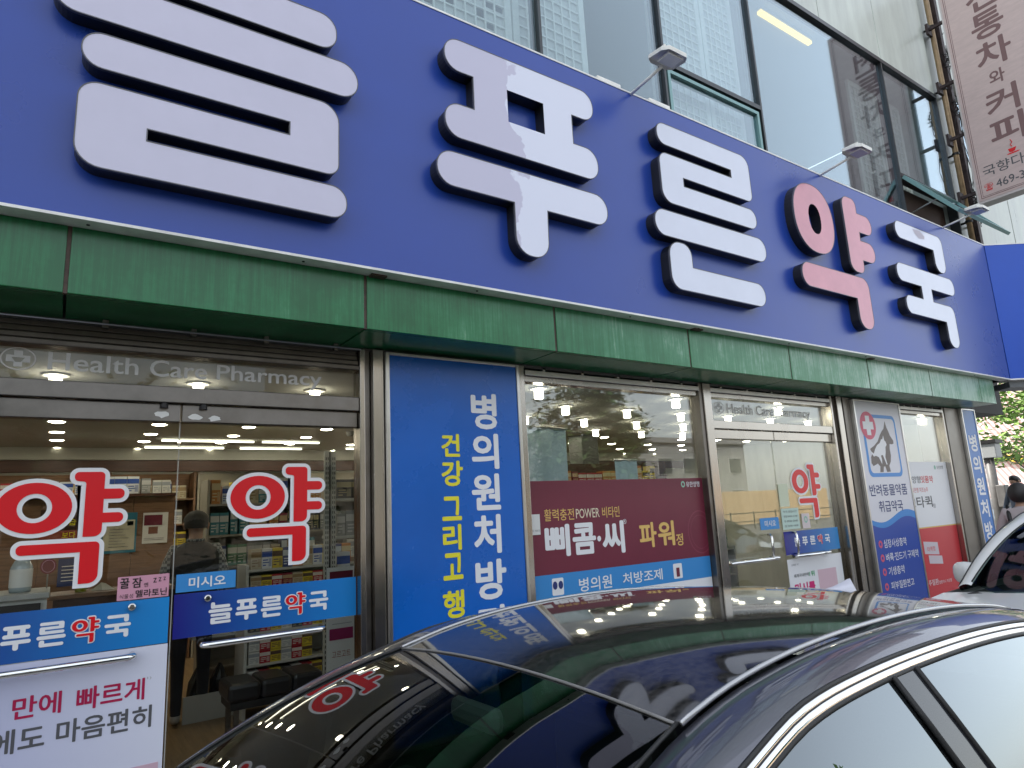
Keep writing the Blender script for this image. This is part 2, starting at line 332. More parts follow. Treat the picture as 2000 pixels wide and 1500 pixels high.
# ------------------------------------------------------------------ the building
GY = 4.1            # plane of the shop glass
B = thing('pharmacy_building', 'pharmacy building with steel-framed glass shopfront and upper curtain wall', 'building', (5, 9, 0))
XL, XR = -1.6, 10.75
bx('floor', (XL, XR, 4.0, 10.4, -.02, .15), FLOORI, B)
bx('ceiling', (XL, XR, 4.16, 10.4, 2.75, 2.83), CEIL, B)
bx('back_wall', (XL, XR, 10.2, 10.4, .15, 2.75), WALLI, B)
bx('side_wall', (XL-.2, XL, 4.0, 10.4, 0, 5.2), WALLI, B)
bx('side_wall', (XR, XR+.15, 4.16, 10.4, 0, 3.2), CREAM, B)
bx('beam', (XL, 12.0, 4.06, 4.6, 2.84, 5.4), mat('beam_grey', (.12, .12, .12), .8), B)
bx('rear_sun_block', (XL, 15.4, 10.41, 10.6, 0, 14.4), WALLI, B); bx('roof_sun_block', (XL, 15.4, 4.22, 10.6, 14.41, 14.65), WALLI, B)  # unseen, added to stop sun leaking in and to shade the front
# upper storey shell: a dark room behind the curtain wall
ROOM = mat('upper_room', (.16, .16, .15), .8, var=.1)
bx('room_back', (XL, 13.5, 8.6, 8.8, 5.4, 11), ROOM, B); bx('room_ceiling', (XL, 12.0, 4.2, 8.6, 8.22, 8.4), mat('upper_ceiling', (.40, .40, .38), .8), B)
bx('room_floor', (XL, 12.0, 4.6, 8.6, 5.2, 5.4), ROOM, B); bx('room_side', (XL-.2, XL, 4.1, 8.8, 5.2, 11), ROOM, B)
bx('room_side', (12.0, 12.1, 4.25, 8.6, 5.2, 8.2), ROOM, B)
# cream cladding panels above the windows and on the corner beyond the pipes
xs = [XL, 0.05, 1.7, 3.35, 5.0, 6.65, 8.3, 9.97, 11.72]
for a, b in zip(xs[:-1], xs[1:]): bx('cladding_panel', (a+.006, b-.006, 4.07, 4.13, 8.27, 14.4), CREAM, B, .004)  # tops carried higher out of view to keep sun off the projecting sign
bx('cladding_backing', (XL, 11.74, 4.13, 4.2, 8.25, 14.4), DARK, B)
for a, b, z0, z1 in ((11.74, 12.6, 4.2, 14.4), (12.6, 14.25, 4.2, 7.4), (14.27, 15.4, 4.2, 7.4), (12.6, 15.4, 8.9, 14.4)): bx('cladding_panel', (a+.006, b-.006, 4.12, 5.0, z0+.01, z1), CREAM, B, .004)
wf = bx('corner_window', (12.6, 15.4, 4.26, 4.9, 7.4, 8.9), DARK, B); bx('pane', (12.66, 15.34, 4.24, 4.25, 7.46, 8.84), UGLASS, wf)
nb_ = thing('added_shade_block', 'unseen grey block added left of the pharmacy to keep off the sun', 'building', (-9, 7, 0)); bx('wall', (-18, XL-.25, 4.1, 10.6, 0, 14.4), mat('shade_block_wall', (.3, .3, .29), .8, var=.1), nb_)  # added out of view to block sun coming round the left end
for i in range(5):
    for j in range(3): fr_ = bx('window', (-17.5+i*3.2, -15.6+i*3.2, 4.04, 4.099, 1.0+j*3.5, 3.0+j*3.5), MATS['mullion_dark'] if 'mullion_dark' in MATS else DARK, nb_); bx('pane', (-17.4+i*3.2, -15.7+i*3.2, 4.02, 4.039, 1.1+j*3.5, 2.9+j*3.5), UGLASS, fr_)
# curtain wall mullions and panes
TEAL = mat('teal_frame', (.20, .36, .36), .4, .2); MUL = mat('mullion_dark', (.06, .065, .07), .35, .6)
for x in (-.05, 3.30, 4.94, 6.60, 9.93, 11.74): bx('mullion', (x-.015, x+.015, 4.06, 4.2, 5.2, 8.25), MUL, B)
bx('head_rail', (XL, 11.74, 4.055, 4.2, 8.2, 8.265), MUL, B)
def pane(x0, x1, z0, z1): return bx('upper_pane', (x0+.004, x1-.004, 4.10, 4.112, z0, z1), UGLASS, B)
pane(XL, -.072, 5.2, 8.2); pane(-.028, 3.278, 5.2, 8.2); pane(3.322, 4.918, 5.2, 8.2); pane(4.962, 6.578, 6.34, 8.2); pane(6.622, 9.908, 5.2, 8.2); pane(9.952, 11.718, 6.38, 8.2)
for a, b, z in ((4.962, 6.578, 6.30), (9.952, 11.718, 6.34)): bx('transom_rail', (a, b, 4.058, 4.2, z-.02, z+.035), MUL, B)
# closed vent light and open vent light
v = bx('vent_frame', (4.99, 5.03, 4.07, 4.16, 5.2, 6.27), TEAL, B); bx('vent_frame', (6.51, 6.55, 4.07, 4.16, 5.2, 6.25), TEAL, B); bx('vent_frame', (5.03, 6.51, 4.07, 4.16, 6.21, 6.25), TEAL, B)
bx('upper_pane', (5.03, 6.51, 4.10, 4.112, 5.2, 6.21), UGLASS, B)
aw = thing('awning_window', 'open top-hung vent window with teal frame beside the gas pipes', 'window', (10.83, 4.05, 6.32))
ca, sa = math.cos(R(38)), math.sin(R(38))
def awp(x, d, n): return (x, 4.05-d*sa-n*ca, 6.31-d*ca+n*sa)      # d along the sash, n off its face
def slab(x0, x1, d0, d1, n0, n1):
    P = [awp(x, d, n) for n in (n0, n1) for d, x in ((d0, x0), (d0, x1), (d1, x1), (d1, x0))]
    return MB().add(P, [(0,1,2,3),(7,6,5,4),(0,4,5,1),(1,5,6,2),(2,6,7,3),(3,7,4,0)])
for a in ((9.97, 10.04, 0, 1.0), (11.63, 11.70, 0, 1.0), (10.04, 11.63, 0, .07), (10.04, 11.63, .93, 1.0)): slab(*a, -.025, .025).build('sash_frame', TEAL, aw)
slab(10.04, 11.63, .07, .93, -.005, .005).build('pane', UGLASS, aw)
MB().tube([(10.06, 4.08, 5.75), awp(10.06, .6, -.03)], .012).build('stay', ALU, aw)
bx('reveal', (9.96, 11.72, 4.25, 4.3, 5.2, 6.3), mat('brown_reveal', (.06, .028, .018), .6), B)
# lattice screens behind the upper glass
LAT = mat('lattice_white', (.74, .73, .66), .7, var=.08); HANJI = mat('lattice_paper', (.60, .59, .55), .9, var=.12, vs=4)
def lattice(x0, x1, y, lab, torn=False):
    t = thing('lattice_screen', lab, 'screen', ((x0+x1)/2, y, 5.4), 'lattice screens behind the upper windows')
    z0, z1 = 5.42, 8.1
    f = MB(); f.box(x0, x0+.07, y-.02, y+.02, z0, z1); f.box(x1-.07, x1, y-.02, y+.02, z0, z1); f.box(x0+.07, x1-.07, y-.02, y+.02, z0, z0+.08); f.box(x0+.07, x1-.07, y-.02, y+.02, z1-.08, z1); f.build('frame', LAT, t)
    b = MB(); n = max(3, round((x1-x0-.14)/.105)); 
    for i in range(1, n): x = x0+.07+(x1-x0-.14)*i/n; b.box(x-.008, x+.008, y-.012, y+.006, z0+.08, z1-.08)
    k = 23
    for i in range(1, k): z = z0+.08+(z1-z0-.16)*i/k; b.box(x0+.07, x1-.07, y-.010, y+.004, z-.008, z+.008)
    b.build('lattice_bars', LAT, t)['kind'] = 'stuff'
    if not torn: MB().box(x0+.06, x1-.06, y+.010, y+.013, z0+.06, z1-.06).build('paper', HANJI, t)
    else:
        mb = MB(); rr = random.Random(3)
        for i in range(n):
            for j in range(k):
                if rr.random() < .12: continue
                xa = x0+.07+(x1-x0-.14)*i/n; zb = z0+.08+(z1-z0-.16)*j/k
                mb.box(xa, xa+(x1-x0-.14)/n, y+.010, y+.013, zb, zb+(z1-z0-.16)/k*(1 if rr.random() < .85 else .45))
        mb.build('torn_paper', HANJI, t)['kind'] = 'stuff'
lattice(1.95, 3.12, 4.27, 'white lattice screen with torn paper, nearest the big letters', True)
lattice(3.14, 4.03, 4.27, 'white lattice screen beside the plain grey glass pane')
lattice(5.02, 5.92, 4.30, 'white lattice screen above the first sign floodlight')
lattice(5.94, 6.56, 4.30, 'white lattice screen left of the yellow strip lamp')
lattice(9.7, 10.5, 4.5, 'white lattice screen behind the reflected tall sign')
lattice(10.52, 11.3, 4.5, 'white lattice screen nearest the gas pipes')
sl_ = thing('strip_lamp', 'lit yellow strip lamp on the upper room ceiling', 'lamp', (7.9, 4.35, 8.1))
bx('housing', (7.30, 8.52, 4.31, 4.39, 8.17, 8.22), ALU, sl_); bx('tube', (7.32, 8.50, 4.32, 4.38, 8.13, 8.168), mat('yellow_tube', (.9, .7, .2), .4, emit=(1, .62, .06), es=.85), sl_)
# gas pipes, steel column, cables
TAN = mat('tan_pipe', (.36, .25, .14), .45, .3, var=.25, vs=9)
for nm, x, y, r, mt, lab in (('gas_pipe', 11.93, 4.0, .042, TAN, 'thick tan gas pipe running up the cream wall'), ('gas_pipe', 12.17, 4.04, .024, mat('pale_pipe', (.5, .46, .4), .5, var=.2), 'thin pale pipe beside the dark steel post')):
    t = thing(nm, lab, 'pipe', (x, y, 5)); MB().tube([(x, y, 4.9), (x, y, 11.3)], r, 12).build('pipe', mt, t, True)
    for z in (6.0, 7.2, 8.4, 9.6): MB().tube([(x, y, z-.02), (x, y, z+.02)], r*1.35, 12).build('clamp', DARK, t); bx('bracket', (x-.012, x+.012, y+r, 4.12, z-.015, z+.015), DARK, t)
t = thing('steel_post', 'dark rusty steel post behind the projecting sign', 'post', (12.05, 4.0, 5.2))
RUST = mat('rusty_steel', (.05, .035, .035), .6, .5, var=.5, vs=15)
bx('post', (12.02, 12.12, 3.92, 4.0, 5.1, 10.8), RUST, t)
for z in (6.38, 7.42, 8.38, 9.5): bx('arm', (11.78, 11.82, 3.74, 4.0, z-.025, z+.025), RUST, t); bx('plate', (11.74, 12.14, 3.99, 4.03, z-.10, z+.10), RUST, t)
rr = random.Random(11)
for i in range(6):
    x = 12.0+rr.uniform(-.06, .35); z = rr.uniform(5.6, 6.2); P = []
    while z < 9.6: P.append((x+rr.uniform(-.07, .07), 3.93+rr.uniform(-.05, .06), z)); z += rr.uniform(.18, .4)
    tag(MB().tube(P, .006, 5).build('cable', BLACK, smooth=True), 'thin black cable hanging loose along the pipes', 'cable', 'cables beside the pipes')
for i, z in enumerate((6.25, 7.9, 8.8)):
    P = [(12.05+.09*math.cos(k*1.9+i), 3.9+.05*math.sin(k*2.3), z+k*.018) for k in range(16)]
    tag(MB().tube(P, .008, 5).build('cable_coil', BLACK, smooth=True), ('bundle of black cable tied at the lowest bracket', 'bundle of black cable tied at the middle bracket', 'tangle of black cable near the top of the pipes')[i], 'cable')

# ------------------------------------------------------------------ projecting tea-house sign
t = thing('projecting_sign', 'tall pink-beige projecting sign with brown lettering', 'sign', (11.8, 3.1, 6.1))
CFACE = mat('cafe_sign_face', (.60, .47, .45), .55, var=.08, vs=5, vstretch=(1, 1, 5)); BROWN = mat('brown_letter', (.20, .11, .11), .55)
bx('cabinet', (11.70, 11.92, 2.55, 3.76, 6.13, 10.4), mat('cafe_sign_side', (.62, .56, .55), .5), t, .006)
SF = (Vector((0, -1, 0)), Vector((0, 0, 1)), Vector((-1, 0, 0)))
bx('face', (11.694, 11.70, 2.58, 3.73, 6.17, 10.36), CFACE, t)
def rim(a, wd):
    b = MB(); y0, y1, z0, z1 = 2.58+a, 3.73-a, 6.17+a, 10.36-a
    b.box(11.691, 11.694, y0, y0+wd, z0, z1); b.box(11.691, 11.694, y1-wd, y1, z0, z1); b.box(11.691, 11.694, y0+wd, y1-wd, z0, z0+wd); b.box(11.691, 11.694, y0+wd, y1-wd, z1-wd, z1); b.build('border_line', BROWN, t)
rim(.035, .008); rim(.06, .005)
for s_, ya, yb, z0, z1, mt in (('전', 3.39, 2.95, 9.27, 9.75, BROWN), ('통', 3.39, 2.95, 8.76, 9.22, BROWN), ('차', 3.40, 2.93, 8.24, 8.70, BROWN), ('와', 3.29, 3.08, 7.94, 8.18, BROWN), ('커', 3.40, 2.97, 7.42, 7.86, BROWN), ('피', 3.42, 2.96, 6.93, 7.38, BROWN), ('국향다', 3.61, 3.06, 6.53, 6.71, GREYP), ('☎', 3.63, 3.51, 6.30, 6.42, REDP), ('469-3', 3.47, 3.10, 6.30, 6.43, GREYP)):
    text(s_, -ya, -yb, z0, z1, (11.694, 0, 0), mt, t, .022 if mt is BROWN else .006, SF)
mb = MB(); shape(mb, ell(-3.18, 6.75, .085, .012, 20), [], (11.692, 0, 0), SF); shape(mb, [(-3.24, 6.83), (-3.225, 6.775), (-3.19, 6.765), (-3.155, 6.775), (-3.13, 6.83)], [], (11.6915, 0, 0), SF); mb.build('cup_mark', REDP, t)
mb = MB(); mb.tube([(11.69, 3.18, 6.85), (11.69, 3.20, 6.89), (11.69, 3.17, 6.92), (11.69, 3.19, 6.97)], .006, 5).build('steam_mark', REDP, t)

# ------------------------------------------------------------------ main signboard
S = thing('main_signboard', 'long blue pharmacy signboard with raised rounded white and pink letters', 'sign', (4.5, 3.6, 3.2))
bx('face_panel', (-1.6, 10.80, 3.50, 3.52, 3.215, 5.18), SIGNBLUE, S)
bx('back_box', (-1.6, 10.80, 3.52, 3.98, 3.26, 5.14), DARK, S)
bx('bottom_lip', (-1.6, 10.80, 3.495, 3.62, 3.20, 3.2145), TRIM, S); bx('top_edge', (-1.6, 10.80, 3.495, 3.60, 5.1805, 5.195), TRIM, S)
for x in (-.9, .02, 1.05, 2.2, 3.6, 4.4, 5.7, 7.1, 8.6, 9.8): MB().lathe([(0, 0), (.008, 0), (.008, -.004), (0, -.004)], (x, 3.55, 3.20), 8).build('screw', DARK, S)
for x, wd in ((1.46, .1), (4.35, .11), (7.2, .09)): bx('drip_clip', (x, x+wd, 3.55, 3.66, 3.188, 3.1985), SEAM, S)
for ch, mts in (('늘', ACRYL), ('푸', ACRYLREFL), ('른', ACRYLW), ('약', PINK), ('국', ACRYLW)):
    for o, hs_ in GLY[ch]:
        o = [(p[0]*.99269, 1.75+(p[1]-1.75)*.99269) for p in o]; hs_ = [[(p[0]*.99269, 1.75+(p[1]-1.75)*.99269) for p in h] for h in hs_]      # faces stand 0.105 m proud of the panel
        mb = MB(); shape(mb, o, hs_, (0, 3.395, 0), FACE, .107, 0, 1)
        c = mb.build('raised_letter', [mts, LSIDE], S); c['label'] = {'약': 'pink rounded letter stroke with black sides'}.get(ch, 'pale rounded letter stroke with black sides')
        e = MB(); shape(e, offset(o, .0055), [o] if not hs_ else [o], (0, 3.3935, 0), FACE, .018); e.build('letter_trim', mat('letter_edge', (.10, .10, .11), .35), c)
mb = MB(); shape(mb, [(8.36, 4.882), (8.54, 4.892), (8.655, 4.838), (8.635, 4.80), (8.49, 4.78), (8.40, 4.83)], [], (0, 3.3938, 0), FACE); mb.build('peeled_patch', mat('peeled', (.50, .46, .54), .5), S)
# wing turned towards the street at the far end
W = thing('wing_signboard', 'bright blue wing panel angled out at the end of the signboard', 'sign', (10.8, 3.5, 3.2))
d = Vector((.824, -.567, 0)); n_ = Vector((.567, .824, 0)); A0 = Vector((10.806, 3.497, 0))
def wing(a, b, y0, y1, z0, z1):
    P = [A0+d*q+n_*k+Vector((0, 0, z)) for z in (z0, z1) for q, k in ((a, y0), (b, y0), (b, y1), (a, y1))]
    return MB().add(P, [(0,3,2,1),(4,5,6,7),(0,1,5,4),(1,2,6,5),(2,3,7,6),(3,0,4,7)])
wing(.004, 1.9, 0, .03, 3.215, 5.18).build('face_panel', WINGBLUE, W); wing(.0, 1.9, -.004, .05, 3.195, 3.2145).build('bottom_lip', TRIM, W); wing(0, 1.9, -.004, .05, 5.1805, 5.195).build('top_edge', TRIM, W)
wing(.1, 1.85, .04, .5, 3.24, 5.1).build('back_box', DARK, W); wing(.02, 1.85, .06, .42, 3.10, 3.18).build('under_frame', mat('under_frame', (.16, .17, .18), .5, .4), W)
# floodlights over the sign
LAMPW = mat('lamp_white', (.86, .85, .80), .4, var=.1)
for i, (x, lab) in enumerate(((3.78, 'white floodlight on an arm above the third big letter'), (6.62, 'white floodlight on an arm above the pink letter'), (9.50, 'white floodlight on an arm at the far end of the sign'))):
    t = thing('sign_floodlight', lab, 'floodlight', (x, 3.55, 5.19), 'floodlights along the top of the sign')
    MB().tube([(x, 3.56, 5.17), (x+.02, 3.30, 5.21), (x+.03, 3.16, 5.235)], .013, 8).build('arm', LAMPW, t, True)
    hd = MB(); P = [(-.10, -.10), (.10, -.10), (.14, -.05), (.14, .09), (.08, .12), (-.08, .12), (-.14, .09), (-.14, -.05)]
    shape(hd, [(a, b) for a, b in P], [], (x+.03, 3.08, 5.285), (Vector((1, 0, 0)), Vector((0, 1, .12)).normalized(), Vector((0, -.12, 1)).normalized()), .035); h_ = hd.build('head', LAMPW, t, bevel=.006)
    for k in range(6): MB().box(x-.08+k*.042, x-.068+k*.042, 3.02, 3.14, 5.282, 5.305).build('cooling_fin', LAMPW, h_)
    MB().box(x-.05, x+.11, 3.01, 3.13, 5.225, 5.245).build('lens', mat('lamp_lens', (.6, .6, .58), .15), h_)
for x, lab in ((3.42, 'flat white ballast box on the sign top left of a floodlight'), (4.02, 'flat white ballast box on the sign top right of a floodlight')):
    tag(MB().box(x, x+.26, 3.505, 3.59, 5.196, 5.235).build('ballast_box', LAMPW, bevel=.006), lab, 'box', 'ballast boxes on the sign')

# ------------------------------------------------------------------ green fascia
F = thing('green_fascia', 'weathered green panelled fascia under the blue sign', 'fascia', (4.5, 3.7, 2.86))
sx = [-1.49, -.05, 1.44, 2.885, 4.32, 5.76, 7.205, 8.635, 10.03, 10.45]
gm = {}
for i, (a, b) in enumerate(zip(sx[:-1], sx[1:])):
    bx('fascia_panel', (a+.009, b-.009, 3.60, 3.635, 2.862, 3.199), GREEN, F, .004); bx('soffit_panel', (a+.006, b-.006, 3.64, 4.055, 2.862, 2.885), GREEN, F, .003)
    bx('joint', (b-.009, b+.009, 3.606, 3.63, 2.862, 3.199), SEAM, F) if i < 8 else None
bx('end_panel', (10.452, 10.48, 3.60, 4.05, 2.862, 3.199), GREEN, F); bx('backing', (-1.6, 10.44, 3.64, 4.05, 2.90, 3.19), DARK, F)

# ------------------------------------------------------------------ shopfront posts, headers, shutter boxes
def post(x0, x1, y0, y1, z0=.12, z1=2.85, mt=STEEL, nm='post', par=B): return bx(nm, (x0, x1, y0, y1, z0, z1), mt, par, .004)
post(1.565, 1.60, 4.02, 4.14); post(1.603, 1.645, 4.05, 4.14, mt=STEELD); post(1.648, 1.722, 4.0, 4.14)
post(1.725, 2.86, 4.075, 4.4, mt=STEELD, nm='pier'); post(2.812, 2.895, 4.03, 4.074)
post(4.90, 4.945, 4.03, 4.14, mt=STEELD); post(4.948, 5.055, 4.015, 4.14, mt=STEEL); 
post(7.10, 7.14, 4.02, 4.14); post(7.143, 7.20, 4.05, 4.14, mt=STEELD); post(7.203, 7.30, 4.0, 4.14); post(7.303, 7.36, 4.04, 4.14, mt=DARK); post(7.363, 7.50, 4.02, 4.14, mt=STEELD)
post(7.5, 8.62, 4.08, 4.4, mt=STEELD, nm='pier'); post(8.62, 8.68, 4.03, 4.14)
post(9.85, 9.90, 4.03, 4.14, mt=STEEL); post(9.903, 10.30, 4.02, 4.40, mt=STEELD, nm='pier'); post(10.303, 10.74, 4.05, 4.40, mt=STEEL, nm='pier')
for a, b in ((2.897, 4.898), (5.057, 7.098), (8.682, 9.848)):
    bx('window_header', (a, b, 4.02, 4.14, 2.775, 2.815), ALU, B, .003); bx('window_header', (a, b, 4.05, 4.14, 2.73, 2.772), STEEL, B, .003)
    for k in range(5): bx('hanger', (a+.2+k*(b-a-.4)/4, a+.225+k*(b-a-.4)/4, 4.06, 4.1, 2.816, 2.861), ALU, B)
bx('sill', (2.897, 4.898, 4.03, 4.14, .12, .42), STEEL, B); bx('sill', (8.682, 9.848, 4.03, 4.14, .12, .42), STEEL, B)
sh = thing('shutter_box', 'dark roller shutter housing with ribbed slats above the left doors', 'shutter', (.5, 4.05, 2.7))
for k in range(4): bx('slat', (-1.55, 1.563, 4.02+.016*k, 4.13, 2.704+.036*k, 2.736+.036*k), mat('shutter_brown', (.13, .115, .10), .4, .8, var=.2), sh, .006)
MB().tube([(-1.55, 3.985, 2.835), (1.56, 3.985, 2.835)], .006, 6).build('rod', ALU, sh)
for x in (-.62, .12, .55, .95, 1.38): bx('hook', (x, x+.028, 3.985, 4.02, 2.815, 2.86), STEELD, sh, .003)

# ------------------------------------------------------------------ left double doors
KN = mat('knob_steel', (.5, .49, .47), .2, 1)
def bar_handle(par, pts, r=.017):
    MB().tube(pts, r, 12).build('handle', CHROME, par, True)
def lock(par, x, z, y): MB().lathe([(0, 0), (.016, 0), (.018, .006), (.018, .02), (.012, .024), (0, .024)], (0, 0, 0), 14).build('lock', KN, par).matrix_basis = Matrix.Translation((x, y, z)) @ Matrix.Rotation(R(90), 4, 'X')
bx('door_header', (-1.55, 1.563, 4.03, 4.15, 2.435, 2.525), STEELD, B, .004); bx('transom_pane', (-1.55, 1.563, 4.095, 4.103, 2.526, 2.703), GLASS, B)
def yak_decal(par, f, y): 
    a = put_glyph(YAK, f, y, WHITE, par, 'decal_outline', off=.021); b_ = put_glyph(YAK, f, y-.003, REDP, par, 'decal')
GRADR = gradient_mat('strip_gradient_right', (.012, .010, .20), (.010, .22, .60), .53, 1.57)
GRADL = gradient_mat('strip_gradient_left', (.012, .010, .20), (.012, .24, .62), -.5, .52)
def door(lab, x0, x1, hinge):
    t = thing('glass_door', lab, 'door', ((x0+x1)/2, 4.1, .15))
    bx('pane', (x0+.003, x1-.003, 4.095, 4.104, .17, 2.33), GLASS, t); bx('top_rail', (x0+.002, x1-.002, 4.06, 4.14, 2.332, 2.43), STEELD, t, .004); bx('bottom_rail', (x0+.002, x1-.002, 4.06, 4.14, .155, .26), STEEL, t, .004)
    return t
dR = door('right glass door of the near entrance with red and white character', .532, 1.562, 1)
dL = door('left glass door of the near entrance with a large printed panel', -.505, .526, -1)
xz('name_strip', .540, 1.560, 1.166, 1.396, 4.094, GRADR, dR); name_strip(.715, 1.385, 1.22, 1.335, 4.092, dR)
xz('name_strip', -.50, .517, 1.156, 1.389, 4.094, GRADL, dL); name_strip(-.335, .345, 1.212, 1.327, 4.092, dL)
yak_decal(dR, lambda p: p, 4.095); yak_decal(dL, lambda p: (.097+(p[0]-1.163)*1.012, 1.496+(p[1]-1.521)*1.005), 4.095)
p_ = xz('push_notice', .546, .850, 1.405, 1.500, 4.094, SKYB, dR); ftext('미시오', .608, .797, 1.422, 1.480, 4.092, WHITE, p_, .02)
for dd, pts in ((dR, [(.683, 4.09, 1.125), (.683, 4.03, 1.125), (.71, 4.015, 1.125), (1.31, 4.015, 1.125), (1.335, 4.03, 1.125), (1.335, 4.09, 1.125)]), (dL, [(-.32, 4.09, 1.120), (-.32, 4.03, 1.12), (-.29, 4.015, 1.12), (.33, 4.015, 1.12), (.356, 4.03, 1.12), (.356, 4.09, 1.12)])): bar_handle(dd, pts)
lock(dR, .705, 1.362, 4.094); lock(dL, .342, 1.358, 4.094)
for x in (.44, .64): MB().lathe([(0, 0), (.02, 0), (.022, -.03), (0, -.03)], (x, 4.055, 2.436), 12).build('closer_pivot', DARK, dR if x > .53 else dL)
for k, (x, z) in enumerate(((.43, 2.37), (.60, 2.362), (.70, 2.358))):
    rr = random.Random(k+5); P = [(x+.045*math.cos(a)*rr.uniform(.5, 1), z+.022*math.sin(a)*rr.uniform(.5, 1)) for a in [i*math.pi/6 for i in range(12)]]
    mb = MB(); shape(mb, P, [], (0, 4.0588, 0), FACE); mb.build('sticker_residue', PAPER, dL if x < .53 else dR)
bx('edge_seal', (.527, .531, 4.09, 4.106, .2, 2.33), mat('seal_grey', (.35, .36, .34), .4), dR)
# printed panel on the left door
PP = gradient_mat('pale_panel', (.42, .44, .66), (.70, .71, .82), -.5, .5)
pn = xz('printed_panel', -.50, .519, .27, 1.152, 4.094, PP, dL)
for s_, a, b, z0, z1, mt in (('3분', -.45, -.22, .90, .99, CRIM), ('만에', -.125, .067, .90, 1.0, CRIM), ('빠르게', .128, .422, .893, .998, CRIM), ('통증', -.45, -.25, .76, .86, GREYP), ('에도', -.20, .01, .755, .862, GREYP), ('마음편히', .055, .46, .755, .862, GREYP)):
    if s_ in ('3분', '통증'): continue
    ftext(s_, a, b, z0, z1, 4.092, {CRIM: mat('magenta_red', (.42, .01, .07), .4)}.get(mt, mt), pn, .018)
ftext('1)', .432, .450, .985, 1.0, 4.092, MIDG, pn, .0)
mb = MB(); shape(mb, ell(.12, .45, .16, .14), [], (0, 4.0915, 0), FACE); mb.build('print_shape', mat('pale_lilac', (.40, .41, .62), .4), pn)
bx('print_shape', (.30, .50, 4.089, 4.0915, .30, .58), mat('pale_pink', (.62, .42, .5), .4), pn)
nt_ = tag(MB().box(.272, .511, 4.0885, 4.0905, 1.394, 1.512).build('paper_note', PINKP), 'pink handwritten note on the left glass door', 'note')
HB = mat('marker_black', (.01, .01, .01), .6)
for s_, a, b, z0, z1, bo in (('꿀', .283, .325, 1.453, 1.505, .02), ('잠', .338, .383, 1.452, 1.503, .02), ('엔', .393, .412, 1.452, 1.474, .004), ('z', .435, .452, 1.470, 1.494, .0), ('z', .460, .474, 1.474, 1.495, .0), ('z', .483, .495, 1.478, 1.496, .0), ('식물성', .283, .345, 1.402, 1.424, .0), ('멜라토닌', .356, .502, 1.402, 1.440, .014)): ftext(s_, a, b, z0, z1, 4.0885, HB, nt_, bo)
def hcp(x0, x1, z0, z1, cx, par):
    t = MB(); shape(t, ell(cx, (z0+z1)/2+.012, .075, .06), [ell(cx, (z0+z1)/2+.012, .068, .053)], (0, 4.0935, 0), FACE)
    c = (z0+z1)/2+.012; shape(t, [(cx-.018, c+.042), (cx+.018, c+.042), (cx+.018, c+.018), (cx+.05, c+.018), (cx+.05, c-.018), (cx+.018, c-.018), (cx+.018, c-.042), (cx-.018, c-.042), (cx-.018, c-.018), (cx-.05, c-.018), (cx-.05, c+.018), (cx-.018, c+.018)], [[(cx-.028, c+.006), (cx+.028, c+.006), (cx+.012, c-.018), (cx-.012, c-.018)]], (0, 4.0935, 0), FACE)
    t.build('cross_emblem', FROST, par); 
    for wd_, a, b, lo in (('Health', 0, .287, .20), ('Care', .325, .53, .20), ('Pharmacy', .566, 1, 0)): ftext(wd_, x0+(x1-x0)*a, x0+(x1-x0)*b, z0+(z1-z0)*lo, z1, 4.094, FROST, par, .012)
hcp(-.105, 1.335, 2.565, 2.685, -.229, B)

# ------------------------------------------------------------------ lightbox signs on the piers
def lightbox(lab, x0, x1, z0, z1, face, y=3.985):
    t = thing('lightbox_sign', lab, 'sign', ((x0+x1)/2, 4.03, z0))
    bx('cabinet', (x0, x1, y, 4.072, z0, z1), ALU, t, .004)
    f = bx('face', (x0+.028, x1-.028, y-.004, y-.0005, z0+.03, z1-.02), face, t)
    for a, b, c, e in ((x0, x0+.026, z0, z1), (x1-.026, x1, z0, z1), (x0+.027, x1-.027, z0, z0+.028), (x0+.027, x1-.027, z1-.018, z1)): bx('edge_frame', (a, b, y-.012, y-.0008, c, e), ALU, t, .003)
    return t, y-.004
t, y = lightbox('big blue lightbox sign with white and yellow vertical lettering', 1.728, 2.808, .35, 2.835, BLUEPRINT)
for s_, a, b, z0, z1 in (('병', 2.375, 2.592, 2.335, 2.597), ('의', 2.367, 2.595, 2.052, 2.305), ('원', 2.356, 2.594, 1.765, 2.02), ('처', 2.36, 2.585, 1.468, 1.735), ('방', 2.362, 2.614, 1.165, 1.43), ('전', 2.366, 2.592, .87, 1.126), ('조', 2.366, 2.592, .58, .82)): ftext(s_, a, b, z0, z1, y, WHITE, t, .03)
for s_, a, b, z0, z1 in (('건', 2.128, 2.274, 2.137, 2.296), ('강', 2.124, 2.292, 1.936, 2.11), ('그', 2.121, 2.272, 1.707, 1.868), ('리', 2.120, 2.264, 1.512, 1.682), ('고', 2.117, 2.268, 1.322, 1.495), ('행', 2.108, 2.27, 1.078, 1.255), ('복', 2.11, 2.27, .87, 1.04)): ftext(s_, a, b, z0, z1, y, YEL, t, .03)
t, y = lightbox('tall white and blue lightbox sign with a dog and cat emblem', 7.503, 8.575, .35, 2.83, mat('pet_white', (.68, .67, .72), .4))
PB = mat('pet_blue', (.012, .06, .36), .4); PM = mat('pet_mid_blue', (.04, .24, .62), .4); PBR = mat('dog_brown', (.15, .12, .11), .45); PKR = mat('rose_print', (.62, .09, .16), .45)
wv = lambda x, k=0: 1.41+k-.055*math.sin((x-7.5)/1.07*math.pi*2*.97)
N_ = 24; X0, X1 = 7.533, 8.545
